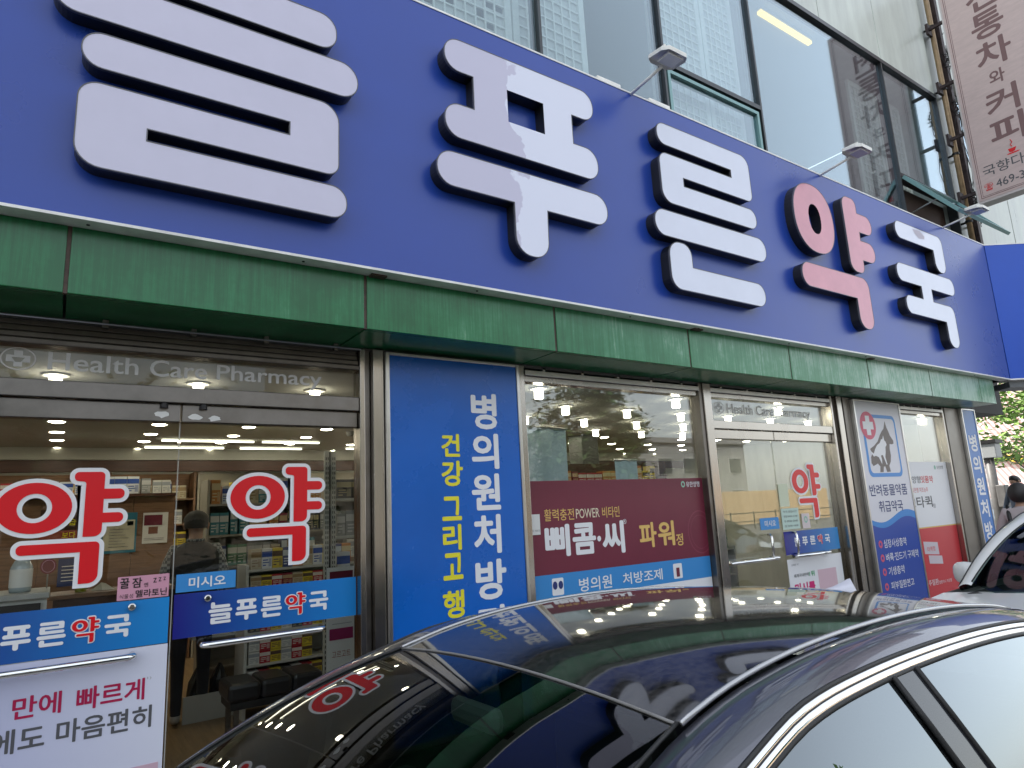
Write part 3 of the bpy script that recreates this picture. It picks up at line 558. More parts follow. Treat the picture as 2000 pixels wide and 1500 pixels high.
for dz, mt, q in ((.055, PM, .0008), (0, PB, .0016)):
    mb = MB(); xs_ = [X0+(X1-X0)*i/N_ for i in range(N_+1)]
    shape(mb, [(X0, .38), (X1, .38)]+[(x, wv(x)+dz+(.03 if dz else 0)*(x-X0)) for x in xs_[::-1]], [], (0, y-q, 0), FACE); mb.build('wave_print', mt, t)
mb = MB(); shape(mb, rounded([(7.635, 1.93, .08), (8.41, 1.93, .08), (8.41, 2.665, .08), (7.635, 2.665, .08)]), [rounded([(7.685, 1.975, .06), (8.375, 1.975, .06), (8.375, 2.625, .06), (7.685, 2.625, .06)])], (0, y-.001, 0), FACE); mb.build('emblem_frame', PM, t)
mb = MB(); shape(mb, ell(7.765, 2.53, .172, .165), [], (0, y-.002, 0), FACE); mb.build('cross_disc', PKR, t)
a = .045; b_ = .115; c0, c1 = 7.765, 2.53; mb = MB(); shape(mb, [(c0-a, c1+b_), (c0+a, c1+b_), (c0+a, c1+a), (c0+b_, c1+a), (c0+b_, c1-a), (c0+a, c1-a), (c0+a, c1-b_), (c0-a, c1-b_), (c0-a, c1-a), (c0-b_, c1-a), (c0-b_, c1+a), (c0-a, c1+a)], [], (0, y-.003, 0), FACE); mb.build('cross', WHITE, t)
mb = MB(); shape(mb, [(7.735, 2.255), (7.83, 2.29), (7.93, 2.345), (8.0, 2.42), (8.06, 2.47), (8.11, 2.50), (8.165, 2.595), (8.185, 2.52), (8.215, 2.47), (8.24, 2.42), (8.30, 2.36), (8.295, 2.325), (8.25, 2.315), (8.20, 2.32), (8.185, 2.26), (8.19, 2.18), (8.165, 2.11), (8.115, 2.06), (8.13, 1.99), (8.045, 1.985), (8.02, 2.05), (7.985, 2.05), (7.96, 1.985), (7.885, 1.985), (7.905, 2.05), (7.86, 2.085), (7.755, 2.055), (7.72, 2.09), (7.73, 2.16), (7.77, 2.2)], [], (0, y-.001, 0), FACE); mb.build('dog_print', PBR, t)
mb = MB(); shape(mb, [(7.725, 2.235), (7.79, 2.165), (7.84, 2.175), (7.90, 2.16), (7.955, 2.075), (7.965, 2.13), (7.955, 2.18), (8.0, 2.185), (8.055, 2.07), (8.075, 2.075), (8.05, 2.16), (8.075, 2.22), (8.09, 2.28), (8.125, 2.31), (8.11, 2.345), (8.085, 2.36), (8.075, 2.42), (8.045, 2.375), (8.01, 2.37), (7.975, 2.33), (7.90, 2.30), (7.84, 2.25), (7.80, 2.20)], [], (0, y-.002, 0), FACE); mb.build('cat_print', WHITE, t)
ftext('반려동물약품', 7.59, 8.445, 1.713, 1.845, y, NAVY, t, .012); ftext('취급약국', 7.735, 8.285, 1.53, 1.657, y, NAVY, t, .012)
for s_, x0, x1, z0, z1 in (('심장사상충약', 7.715, 8.23, 1.135, 1.228), ('벼룩·진드기 구제약', 7.72, 8.47, .985, 1.075), ('기생충약', 7.73, 8.09, .835, .925), ('피부질환연고', 7.74, 8.26, .68, .765)):
    ftext(s_, x0, x1, z0, z1, y-.0016, WHITE, t, .008); mb = MB(); c = (z0+z1)/2; shape(mb, ell(7.645, c, .042, .042, 20), [ell(7.645, c, .018, .018, 14)], (0, y-.0028, 0), FACE); mb.build('bullet_mark', PKR, t)
t, y = lightbox('narrow far blue lightbox sign at the building corner', 10.31, 10.742, .35, 2.85, mat('far_lightbox_blue', (.012, .15, .50), .35))
for i, s_ in enumerate('병의원처방전'): ftext(s_, 10.40, 10.64, 2.25-.3*i, 2.49-.3*i, y, WHITE, t, .03)

# ------------------------------------------------------------------ first window with the crimson poster
wd = thing('shop_window', 'large shop window showing ceiling lights above a crimson poster', 'window', (3.9, 4.1, .42))
bx('pane', (2.899, 4.897, 4.095, 4.104, .42, 2.73), WGLASS, wd)
P1 = thing('window_poster', 'crimson vitamin poster with white and gold lettering on the shop window', 'poster', (3.9, 4.09, 1.05))
xz('crimson_field', 2.902, 4.893, 1.268, 1.966, 4.0935, CRIM, P1); xz('blue_band', 2.902, 4.893, 1.085, 1.2675, 4.0935, SKYB, P1); xz('white_field', 2.902, 4.893, .45, 1.0845, 4.0935, WHITE, P1)
y = 4.0915
ftext('활력충전', 3.053, 3.345, 1.66, 1.75, y, GOLD, P1, .004); ftext('POWER', 3.365, 3.61, 1.668, 1.742, y, mat('cream_print', (.75, .66, .5), .45), P1, .004); ftext('비타민', 3.64, 3.83, 1.66, 1.748, y, GOLD, P1, .004)
ftext('삐', 3.046, 3.29, 1.39, 1.632, y, WHITE, P1, .035); ftext('콤', 3.315, 3.555, 1.39, 1.632, y, WHITE, P1, .035); ftext('씨', 3.62, 3.865, 1.372, 1.632, y, WHITE, P1, .035)
mb = MB(); shape(mb, ell(3.588, 1.50, .02, .022, 14), [], (0, y-.0015, 0), FACE); mb.build('dot', WHITE, P1); ftext('®', 3.86, 3.90, 1.60, 1.64, y, WHITE, P1, 0)
ftext('파', 4.035, 4.24, 1.392, 1.60, y, GOLD, P1, .028); ftext('워', 4.255, 4.46, 1.39, 1.602, y, GOLD, P1, .028); ftext('정', 4.475, 4.562, 1.382, 1.485, y, GOLD, P1, .012)
ftext('병의원', 3.35, 3.69, 1.112, 1.215, y, WHITE, P1, .012); ftext('처방조제', 3.81, 4.268, 1.12, 1.212, y, WHITE, P1, .012)
for (a, b, z0, z1) in ((3.09, 3.20, 1.112, 1.237), (4.405, 4.515, 1.11, 1.235)):
    mb = MB(); shape(mb, rounded([(a, z0, .012), (b, z0, .012), (b, z1, .012), (a, z1, .012)]), [], (0, y-.0008, 0), FACE); mb.build('icon_card', WHITE, P1)
mb = MB(); shape(mb, ell(3.118, 1.185, .022, .03, 14), [], (0, y-.0025, 0), FACE); shape(mb, ell(3.172, 1.185, .022, .03, 14), [], (0, y-.0025, 0), FACE); mb.build('icon_mark', NAVY, P1)
mb = MB(); shape(mb, [(4.44, 1.125), (4.48, 1.125), (4.48, 1.20), (4.44, 1.20)], [], (0, y-.0025, 0), FACE); mb.build('icon_mark', CRIM, P1)
mb = MB(); shape(mb, ell(4.63, 1.912, .026, .028, 20), [ell(4.63, 1.912, .014, .016, 14)], (0, y-.001, 0), FACE); mb.build('maker_mark', mat('leaf_green_print', (.25, .5, .38), .5), P1); ftext('유한양행', 4.67, 4.85, 1.886, 1.935, y, WHITE, P1, .004)
mb = MB(); shape(mb, ell(4.80, 1.485, .165, .19), [ell(4.80, 1.485, .155, .18)], (0, y-.001, 0), FACE); shape(mb, ell(4.80, 1.485, .13, .15), [ell(4.80, 1.485, .124, .144)], (0, y-.001, 0), FACE); mb = [m_ for m_ in [mb]][0]
for v_i, v_ in enumerate(mb.v): mb.v[v_i] = (min(v_[0], 4.892), v_[1], v_[2])
mb.build('seal_print', mat('faint_crimson', (.22, .04, .07), .4), P1)
mb = MB()
for j in range(9):
    for i in range(118): 
        x = 2.915+i*.0168+(j % 2)*.0084; r = .0042-.0003*j; mb.add([(x-r, y, 1.945-j*.0165), (x, y, 1.945-j*.0165-r), (x+r, y, 1.945-j*.0165), (x, y, 1.945-j*.0165+r)], [(0, 1, 2, 3)])
mb.build('dot_pattern', mat('dot_rose', (.25, .06, .09), .5), P1)['kind'] = 'stuff'
nn = tag(MB().box(2.904, 3.006, 4.085, 4.087, 1.566, 1.717).build('paper_note', PAPER), 'small white note at the left edge of the crimson poster', 'note'); ftext('소식 처방전', 2.912, 3.0, 1.588, 1.604, 4.085, GREYP, nn, 0)

# ------------------------------------------------------------------ second double doors
bx('door_header', (5.057, 7.098, 4.03, 4.15, 2.425, 2.505), STEEL, B, .004); bx('transom_pane', (5.057, 7.098, 4.095, 4.103, 2.506, 2.729), WGLASS, B)
hcp(5.37, 6.79, 2.565, 2.69, 5.25, B)
def door2(lab, x0, x1):
    t = thing('glass_door', lab, 'door', ((x0+x1)/2, 4.1, .15))
    bx('pane', (x0+.003, x1-.003, 4.095, 4.104, .17, 2.33), WGLASS, t); bx('top_rail', (x0+.002, x1-.002, 4.06, 4.14, 2.332, 2.42), STEEL, t, .004); bx('bottom_rail', (x0+.002, x1-.002, 4.06, 4.14, .155, .26), STEEL, t, .004)
    return t
eL = door2('plain left glass door of the far entrance', 5.060, 6.028); eR = door2('right glass door of the far entrance with red character and poster', 6.033, 7.095)
yak_decal(eR, lambda p: (6.633+(p[0]-1.164)*.95, 1.505+(p[1]-1.50)*1.0), 4.095)
GR2 = gradient_mat('strip_gradient_far', (.03, .02, .25), (.02, .24, .58), 6.02, 7.02)
xz('name_strip', 6.04, 7.02, 1.180, 1.408, 4.094, GR2, eR); name_strip(6.19, 6.86, 1.255, 1.345, 4.092, eR)
p_ = xz('push_notice', 5.68, 5.985, 1.447, 1.56, 4.094, SKYB, eL); ftext('미시오', 5.75, 5.93, 1.475, 1.535, 4.092, WHITE, p_, .02)
bar_handle(eL, [(5.13, 4.09, 1.178), (5.13, 4.03, 1.178), (5.16, 4.015, 1.178), (5.80, 4.015, 1.178), (5.83, 4.03, 1.178), (5.83, 4.09, 1.178)])
bar_handle(eR, [(6.15, 4.09, 1.168), (6.15, 4.03, 1.168), (6.18, 4.015, 1.168), (6.69, 4.015, 1.168), (6.72, 4.03, 1.168), (6.72, 4.09, 1.168)])
for dd, x in ((eL, 5.72), (eR, 6.13)): bar_handle(dd, [(x+.06, 4.09, 1.40), (x+.02, 4.03, 1.40), (x, 4.01, 1.37), (x, 4.01, 1.22), (x+.02, 4.03, 1.19), (x+.06, 4.09, 1.19)], .012)
MINT = mat('mint_paper', (.50, .64, .57), .6)
hn = tag(MB().box(6.036, 6.335, 4.088, 4.090, 1.430, 1.640).build('hours_notice', MINT), 'pale green opening hours notice on the far door', 'notice')
for i, s_ in enumerate(('약국 영업시간', '평일 09:00~21:00', '토 09:00~20:00', '일 10:00~18:00')): ftext(s_, 6.07, 6.30, 1.596-i*.047, 1.617-i*.047, 4.088, GREYP, hn, 0)
tag(MB().box(6.036, 6.20, 4.088, 4.090, 1.655, 1.885).build('paper_sheet', mat('cream_sheet', (.62, .66, .5), .7)), 'blank cream sheet above the opening hours notice', 'sheet')
st = tag(MB().box(6.378, 6.515, 4.088, 4.090, 1.425, 1.577).build('door_sticker', mat('pale_rose', (.66, .58, .58), .6)), 'small pale sticker with a green mark on the far door', 'sticker')
mb = MB(); shape(mb, ell(6.446, 1.515, .03, .035, 20), [ell(6.446, 1.515, .016, .02, 14)], (0, 4.087, 0), FACE); mb.build('mark', mat('leaf_green_print', (.25, .5, .38), .5), st)
DP = thing('door_poster', 'white and pink medicine poster low on the far door', 'poster', (6.53, 4.09, .3))
xz('paper', 6.04, 7.015, .28, 1.138, 4.0935, WHITE, DP); ftext('세계국내판매', 6.12, 6.375, .955, .99, 4.0915, GREYP, DP, .004); ftext('1위', 6.385, 6.48, .945, 1.0, 4.0915, mat('green_print', (.02, .35, .12), .5), DP, .02); ftext('미시롤', 6.115, 6.47, .80, .90, 4.0915, mat('magenta_print', (.6, .01, .16), .4), DP, .04)
MB().box(6.542, 6.88, 4.0895, 4.0912, .78, .998).build('carton_print', mat('carton_pink', (.66, .46, .52), .5), DP); ftext('상쾌한 약', 6.10, 6.22, 1.07, 1.09, 4.0915, GREYP, DP, 0)

# ------------------------------------------------------------------ third window with white and red poster
wd = thing('shop_window', 'narrow shop window beyond the pet emblem sign', 'window', (9.27, 4.1, .42)); bx('pane', (8.684, 9.847, 4.095, 4.104, .42, 2.73), WGLASS, wd)
P3 = thing('window_poster', 'white and red gum medicine poster on the far window', 'poster', (9.3, 4.09, .45))
RED2 = mat('bright_red_print', (.58, .02, .035), .35)
xz('white_field', 8.69, 9.845, 1.30, 2.115, 4.0935, WHITE, P3); xz('gold_line', 8.69, 9.845, 1.285, 1.2995, 4.0935, GOLD, P3); xz('red_field', 8.69, 9.845, .45, 1.2845, 4.0935, RED2, P3)
y = 4.0915
ftext('영양형', 8.72, 9.06, 1.845, 1.935, y, GREYP, P3, .004); ftext('잇몸약', 9.07, 9.40, 1.845, 1.937, y, RED2, P3, .02); ftext('치은염 치조농루', 8.80, 9.22, 1.73, 1.79, y, RED2, P3, .0)
ftext('!타퀵', 8.80, 9.28, 1.54, 1.68, y, GREYP, P3, .012); ftext('정', 9.28, 9.35, 1.525, 1.58, y, GREYP, P3, 0); ftext('유한양행', 9.56, 9.74, 2.02, 2.065, y, GREYP, P3, 0)
mb = MB(); shape(mb, ell(9.51, 2.042, .025, .028, 18), [], (0, y-.001, 0), FACE); mb.build('maker_mark', mat('leaf_green_print', (.25, .5, .38), .5), P3)
for (a, b, z0, z1) in ((8.87, 9.24, .95, 1.13), (8.95, 9.30, .83, .96)):
    mb = MB(); shape(mb, [(a, z0+.03), (b, z0), (b, z1-.03), (a, z1)], [], (0, y-.0008-(.001 if z0 < .9 else 0), 0), FACE); mb.build('carton_print', mat('carton_pale', (.62, .55, .60), .5), P3)
ftext('타퀵정', 8.95, 9.15, 1.0, 1.06, y-.001, REDP, P3, .0); ftext('주질환', 8.84, 9.10, .60, .67, y, WHITE, P3, .004); ftext('염증이나 치은염', 9.11, 9.45, .60, .64, y, WHITE, P3, 0)

# ------------------------------------------------------------------ ceiling lights inside the pharmacy
LENS = mat('lamp_glow', (1, .96, .85), .4, emit=(1, .90, .70), es=19)
DRUM = mat('drum_glow', (1, .96, .85), .4, emit=(1, .90, .70), es=6)
lx = [-.91, -.08, .75, 1.58, 2.41, 3.24, 4.07, 4.90, 5.73, 6.56, 7.39, 8.22, 9.05, 9.88]; ly = [4.32, 5.0, 5.7, 6.45, 7.2, 7.95, 8.65, 9.45]
ring_me = MB().lathe([(.062, 0), (.075, -.004), (.08, 0), (.062, .004)], n=18).mesh('ring', mat('lamp_ring', (.6, .6, .58), .4)); lens_me = MB().lathe([(0, -.008), (.045, -.007), (.062, -.001), (.062, .0)], n=18).mesh('lens', LENS, True)
plate_me = MB().lathe([(0, 0), (.075, -.001), (.075, -.012), (.045, -.014), (.036, -.014)], n=20).mesh('plate', mat('lamp_ring', (.6, .6, .58), .4)); drum_me = MB().lathe([(.036, -.014), (.038, -.085), (.034, -.092), (0, -.092)], n=20).mesh('drum', DRUM, True)
ORD = ['first', 'second', 'third', 'fourth', 'fifth', 'sixth', 'seventh', 'eighth', 'ninth', 'tenth', 'eleventh', 'twelfth', 'thirteenth', 'fourteenth', 'fifteenth', 'sixteenth', 'seventeenth', 'eighteenth', 'nineteenth', 'twentieth']
for j, yy in enumerate(ly):
    for i, xx in enumerate(lx):
        drum = j < 4
        if (xx < 2.6 and j in (0, 2, 3)) or (j == 0 and i % 2 == 0): continue
        if j > 1 and (i*7+j*3) % 11 == 5: continue
        t = thing('ceiling_light', (f'lit drum-shaped ceiling lamp, {ORD[i]} from left, {ORD[j]} row behind the glass' if drum else f'lit round recessed ceiling lamp, {ORD[i]} from left, {ORD[j]} row behind the glass'), 'lamp', (xx, yy, 2.749), 'drum lamps near the glass' if drum else 'recessed ceiling lamps')
        for nm, me in ((('plate', plate_me), ('drum', drum_me)) if drum else (('ring', ring_me), ('lens', lens_me))):
            o = link(nm, me); o.parent = t
for k in range(4):
    y0 = 8.8+k*.0; 
for k, (x0, x1, yy) in enumerate(((.9, 1.9, 8.35), (2.0, 2.7, 8.35), (.8, 1.7, 9.1), (1.9, 2.7, 9.1), (3.3, 4.2, 8.3), (3.3, 4.2, 9.0))):
    tag(MB().box(x0, x1, yy, yy+.025, 2.722, 2.738).build('tube_reflection', mat('tube_reflection_glow', (1, 1, .9), .4, emit=(1, .95, .78), es=1.5)), ('slim glowing bar for a tube reflection left of the door gap, nearer row', 'slim glowing bar for a tube reflection right of the door gap, nearer row', 'slim glowing bar for a tube reflection left of the door gap, farther row', 'slim glowing bar for a tube reflection right of the door gap, farther row', 'slim glowing bar for a tube reflection behind the lightbox pier, nearer row', 'slim glowing bar for a tube reflection behind the lightbox pier, farther row')[k], 'lamp', 'glowing bars for tube reflections')  # glowing bars stand in for reflections of tube lamps
tag(MB().lathe([(0, 0), (.05, 0), (.05, -.03), (.03, -.06), (0, -.06)], (2.72, 7.3, 2.75), 16).build('ceiling_camera', mat('camera_grey', (.2, .2, .18), .4), smooth=True), 'small dome security camera on the shop ceiling', 'camera')
bx('cornice', (XL, XR, 9.42, 9.48, 2.46, 2.60), WOODD, B, .006); bx('bulkhead', (XL, XR, 9.40, 9.45, 2.605, 2.749), mat('bulkhead', (.46, .45, .40), .7), B)

# ------------------------------------------------------------------ product boxes and shelves
PAL = {'white and blue': ((.62, .64, .66), (.03, .08, .35)), 'navy': ((.03, .05, .18), (.5, .55, .6)), 'red': ((.40, .02, .03), (.65, .6, .55)), 'yellow': ((.62, .48, .04), (.10, .06, .04)),
       'white': ((.62, .61, .57), (.30, .32, .34)), 'crimson': ((.22, .015, .04), (.5, .35, .2)), 'black': ((.03, .03, .03), (.35, .3, .15)), 'grey': ((.25, .26, .26), (.5, .5, .5)), 'orange': ((.50, .20, .05), (.6, .5, .3)), 'green': ((.06, .20, .10), (.6, .62, .55)), 'beige': ((.48, .42, .30), (.3, .2, .1)), 'teal': ((.05, .22, .26), (.6, .62, .6))}
BOXME = {}
def box_mesh(col):
    if col not in BOXME:
        a, b = PAL[col]; mb = MB(); mb.box(-.5, .5, -.5, .5, 0, 1)
        mb.add([(-.5, -.503, .58), (.5, -.503, .58), (.5, -.503, .86), (-.5, -.503, .86)], [(0, 1, 2, 3)], 1)
        for z0, z1, x1 in ((.40, .46, .1), (.28, .33, .3), (.14, .20, -.1)): mb.add([(-.4, -.503, z0), (x1, -.503, z0), (x1, -.503, z1), (-.4, -.503, z1)], [(0, 1, 2, 3)], 1)
        mb.add([(.16, -.503, .10), (.44, -.503, .10), (.44, -.503, .50), (.16, -.503, .50)], [(0, 1, 2, 3)], 2)
        BOXME[col] = mb.mesh('product_box', [mat('box_'+col, a, .4), mat('boxband_'+col, b, .4), mat('boxmark_'+col, tuple((p+q)/2 for p, q in zip(a, b)), .4)])
    return BOXME[col]
ROWN = {}
def pbox(col, x, y, z, w_, d_, h_, where, rz=0):
    o = link('product_box', box_mesh(col)); o.location = (x, y, z); o.scale = (w_, d_, h_); o.rotation_euler.z = rz
    k = ROWN[(where, round(z, 2))] = ROWN.get((where, round(z, 2)), 0)+1
    n_th = ORD[k-1] if k <= 20 else 'twenty-'+ORD[k-21]
    return tag(o, f'{col} box, {n_th} {where}', 'box', f'boxes {where}')
def shelf_unit(nm, lab, x0, x1, y0, y1, zs, z1, mt, back=True):
    t = thing(nm, lab, 'shelf', ((x0+x1)/2, (y0+y1)/2, .15))
    bx('side_panel', (x0, x0+.025, y0, y1, .15, z1), mt, t); bx('side_panel', (x1-.025, x1, y0, y1, .15, z1), mt, t)
    for z in zs: bx('shelf_board', (x0+.026, x1-.026, y0+.004, y1-.02, z-.02, z), mt, t)
    if back: bx('back_panel', (x0+.026, x1-.026, y1-.018, y1, .16, z1-.001), mt, t)
    return t
rb = random.Random(21)
def fill(x0, x1, y, z, hmax, where, cols, dep=.12, wr=(.07, .17), fillf=.95):
    x = x0
    while x < x1-.05:
        w_ = rb.uniform(*wr); c = rb.choice(cols); n = rb.choice((1, 1, 2, 3)); h_ = hmax*rb.uniform(.55, .95)
        for k in range(n):
            if x+w_ > x1: break
            if rb.random() < fillf: pbox(c, x+w_/2, y+dep/2, z+.001, w_*.96, dep, h_, where, rb.uniform(-.03, .03))
            x += w_
        x += rb.uniform(0, .02)
ALLC = list(PAL); 
zs_ = [.5, .85, 1.2, 1.50, 1.80, 2.12]
for k, (a, b, lab) in enumerate(((-1.3, .45, 'brown wall shelf behind the left door'), (.47, 1.45, 'brown wall shelf behind the customer'), (1.47, 2.75, 'pale wall shelf behind the right door'), (2.77, 4.3, 'pale wall shelf behind the blue lightbox pier'), (4.32, 6.2, 'pale wall shelf seen through the big window'), (6.22, 8.2, 'pale wall shelf seen through the far doors'))):
    shelf_unit('wall_shelf', lab, a, b, 9.5, 9.9, zs_, 2.46, WOOD if k < 2 else mat('pale_shelf', (.36, .33, .27), .5))
    sh_ = lab.replace('brown ', '').replace('pale ', '')
    for z, bd in (((1.50, 'third'), (1.80, 'second'), (2.12, 'top')) if k < 3 else ((2.12, 'top'),) if k == 4 else ()): fill(a+.04, b-.04, 9.56, z, .27, f'from left, {bd} board, {sh_}', rb.sample(ALLC, 8), wr=(.07, .15))
# wooden partition with notices
wp = thing('wood_partition', 'brown wooden partition with notices behind the left door', 'partition', (.2, 8.2, .15))
for i in range(5): bx('board', (-.95+i*.40, -.553+i*.40, 8.20, 8.24, .15, 2.10), WOOD, wp, .002)
bx('top_ledge', (-.95, 1.05, 8.1, 8.4, 2.101, 2.13), WOODD, wp)
fill(-.5, 1.0, 8.16, 2.131, .2, 'from left, on top of the brown partition', ['white and blue', 'black', 'red', 'navy', 'white', 'grey'], wr=(.06, .12))
def poster(lab, x0, x1, z0, z1, y, mt, items=(), tape=None):
    o = tag(MB().box(x0, x1, y-.004, y, z0, z1).build('notice', mt), lab, 'notice')
    for it in items:
        if it[0] == 'b': bx('print_block', (it[1], it[2], y-.0055, y-.0042, it[3], it[4]), it[5], o)
        else: ftext(it[0], it[1], it[2], it[3], it[4], y-.004, it[5], o, it[6] if len(it) > 6 else .01)
    return o
poster('crimson and white product notice left of the customer', .745, .985, 1.60, 1.925, 8.198, PAPER, [('b', .755, .93, 1.79, 1.90, CRIM), ('b', .80, .89, 1.70, 1.775, mat('photo_brown', (.2, .08, .05), .5)), ('b', .76, .95, 1.635, 1.642, MIDG), ('b', .76, .95, 1.65, 1.657, MIDG), ('MEGA-LACT', .80, .90, 1.84, 1.858, WHITE, 0)])
poster('framed certificate with a teal border on the partition', .36, .69, 1.52, 1.935, 8.198, mat('teal_print', (.03, .20, .30), .5), [('b', .385, .672, 1.55, 1.86, mat('cert_cream', (.55, .52, .40), .6))]+[('b', .44, .62-.03*(i % 3), 1.58+.03*i, 1.587+.03*i, MIDG) for i in range(7)]+[('b', .60, .655, 1.80, 1.845, NAVY)])
poster('dark notice with yellow lettering behind the red character', -.16, .16, 1.62, 1.99, 8.198, mat('dark_brown_print', (.05, .02, .012), .5), [('b', -.158, .158, 1.66, 1.78, mat('rust_print', (.30, .06, .03), .5)), ('보다', .03, .145, 1.70, 1.765, YEL), ('습', .08, .145, 1.83, 1.9, YEL), ('바르는 비타민C', -.13, .14, 1.63, 1.655, YEL, 0)])
poster('navy information sheet low on the partition', .02, .34, 1.23, 1.50, 8.198, mat('navy_sheet', (.02, .04, .16), .5), [('b', .05, .2, 1.42-.035*i, 1.428-.035*i, WHITE) for i in range(5)]+[('b', .24, .30, 1.44, 1.455, WHITE)])
# checkout counter, sanitiser bottle, paddle sign and small things near the left door
ct = thing('counter', 'grey counter top just inside the left door', 'counter', (-.45, 5.2, .15))
bx('top', (-1.2, -.02, 5.05, 5.55, 1.37, 1.405), mat('counter_grey', (.36, .36, .34), .5), ct, .005); bx('front', (-1.18, -.03, 5.08, 5.10, .15, 1.369), mat('counter_white', (.5, .5, .48), .5), ct); bx('drawer', (-.6, -.06, 5.06, 5.079, 1.26, 1.345), DARK, ct)
bt = thing('sanitiser_bottle', 'clear pump bottle with white label beside the red paddle sign', 'bottle', (-.175, 5.25, 1.405))
MB().lathe([(0, 0), (.055, 0), (.058, .02), (.058, .15), (.04, .19), (.02, .205), (.018, .225), (0, .225)], (-.175, 5.25, 1.406), 20).build('body', mat('bottle_plastic', (.35, .42, .45), .1, spec=.8), bt, True); MB().lathe([(.059, .03), (.0595, .14)], (-.175, 5.25, 1.406), 20).build('label', PAPER, bt, True); MB().tube([(-.175, 5.25, 1.63), (-.175, 5.25, 1.66), (-.215, 5.25, 1.665)], .008, 8).build('pump', DARK, bt)
pd = thing('paddle_sign', 'small dark red round sign on a stick by the bottle', 'sign', (-.04, 5.4, 1.405))
MB().tube([(-.04, 5.4, 1.406), (-.04, 5.4, 1.50)], .005, 6).build('stick', ALU, pd); mb = MB(); shape(mb, ell(-.04, 1.545, .045, .05), [], (0, 5.395, 0), FACE, .006); mb.build('disc', mat('dark_red_print', (.22, .02, .03), .5), pd); mb = MB(); shape(mb, ell(-.04, 1.545, .036, .04), [ell(-.04, 1.545, .032, .036)], (0, 5.393, 0), FACE); mb.build('ring_print', PINKP, pd)
c2 = thing('low_counter', 'low wooden counter behind the pink note', 'counter', (.3, 5.9, .15)); bx('top', (-.02, .75, 5.7, 6.1, 1.30, 1.33), WOOD, c2, .004); bx('front', (0, .73, 5.73, 5.75, .15, 1.299), WOODD, c2)
tag(MB().lathe([(0, 0), (.035, 0), (.045, .12), (.04, .12), (.032, .01), (0, .01)], (.16, 5.85, 1.331), 18).build('tumbler', mat('lime_plastic', (.42, .50, .02), .3), smooth=True), 'lime green plastic tumbler on the low counter', 'cup')
mb = MB(); P = [(.22, 5.84, 1.332), (.29, 5.78, 1.335), (.37, 5.80, 1.332), (.36, 5.9, 1.334), (.27, 5.93, 1.333), (.285, 5.85, 1.385), (.315, 5.86, 1.375)]; mb.add(P, [(0, 1, 5), (1, 2, 6, 5), (2, 3, 6), (3, 4, 6), (4, 5, 6), (4, 0, 5)]); tag(mb.build('crumpled_bag', mat('crumpled_paper', (.5, .48, .4), .7)), 'crumpled pale paper bag beside the lime tumbler', 'bag')
# medicine gondola behind the customer, right
g1 = shelf_unit('medicine_shelf', 'pale medicine shelf to the right of the customer', 1.18, 2.75, 7.05, 7.45, [.45, .75, 1.05, 1.36, 1.66, 1.96], 2.2, mat('pale_shelf', (.36, .33, .27), .5))
for z, bd in ((1.36, 'third'), (1.66, 'second'), (1.96, 'top')): fill(1.22, 2.72, 7.08, z, .27, f'from left, {bd} board right of the customer', rb.sample(ALLC, 8), wr=(.045, .095))
g2 = shelf_unit('display_shelf', 'white display shelf behind the right door', 1.36, 2.35, 6.15, 6.5, [.32, .58, .84, 1.10, 1.36], 1.40, mat('shelf_white', (.5, .5, .46), .5))
for z, bd, cs in ((1.36, 'top', ['beige', 'white and blue', 'yellow', 'navy', 'orange']), (1.10, 'second', ['beige', 'yellow', 'red', 'crimson']), (.84, 'third', ['black', 'red', 'yellow', 'white']), (.58, 'fourth', ['white', 'red', 'yellow']), (.32, 'lowest', ['white', 'red', 'yellow', 'black'])):
    x = 1.40
    for c in cs*2:
        w_ = .09
        if x+w_ > 2.31: break
        for k in range(2 if z < 1.3 else 1): pbox(c, x+w_/2, 6.22, z+.001+k*.105, w_*.96, .12, .10 if z < 1.3 else .17, f'from left, {bd} board{" upper layer" if k else ""} of white display shelf')
        x += w_
lw_ = thing('low_shelf', 'low white shelf with dark bags behind the black bench', 'shelf', (1.25, 6.6, .15)); bx('top', (1.0, 1.37, 6.45, 6.8, .80, .825), mat('shelf_white', (.5, .5, .46), .5), lw_); bx('kick', (.95, 1.37, 6.42, 6.44, .15, .36), mat('shelf_white', (.5, .5, .46), .5), lw_)
for i, (x, z, lab) in enumerate(((1.08, .42, 'black glossy bag under the low shelf by the customer'), (1.25, .44, 'black glossy bag under the low shelf by the bench'))):
    mb = MB(); rg = random.Random(i); 
    rows = [[(x+.085*math.cos(a)*s_*rg.uniform(.8, 1.15), 6.55+.09*math.sin(a)*s_*rg.uniform(.8, 1.15), .15+zz) for a in [k*math.pi/6 for k in range(13)]] for zz, s_ in ((0, .9), (.1, 1.1), (.2, 1.0), (.3, .8), (.38, .4), (.42, .15))]
    for r_ in rows: r_[-1] = r_[0]
    tag(mb.grid(rows).build('plastic_bag', mat('bag_black', (.012, .012, .012), .25)), lab, 'bag')
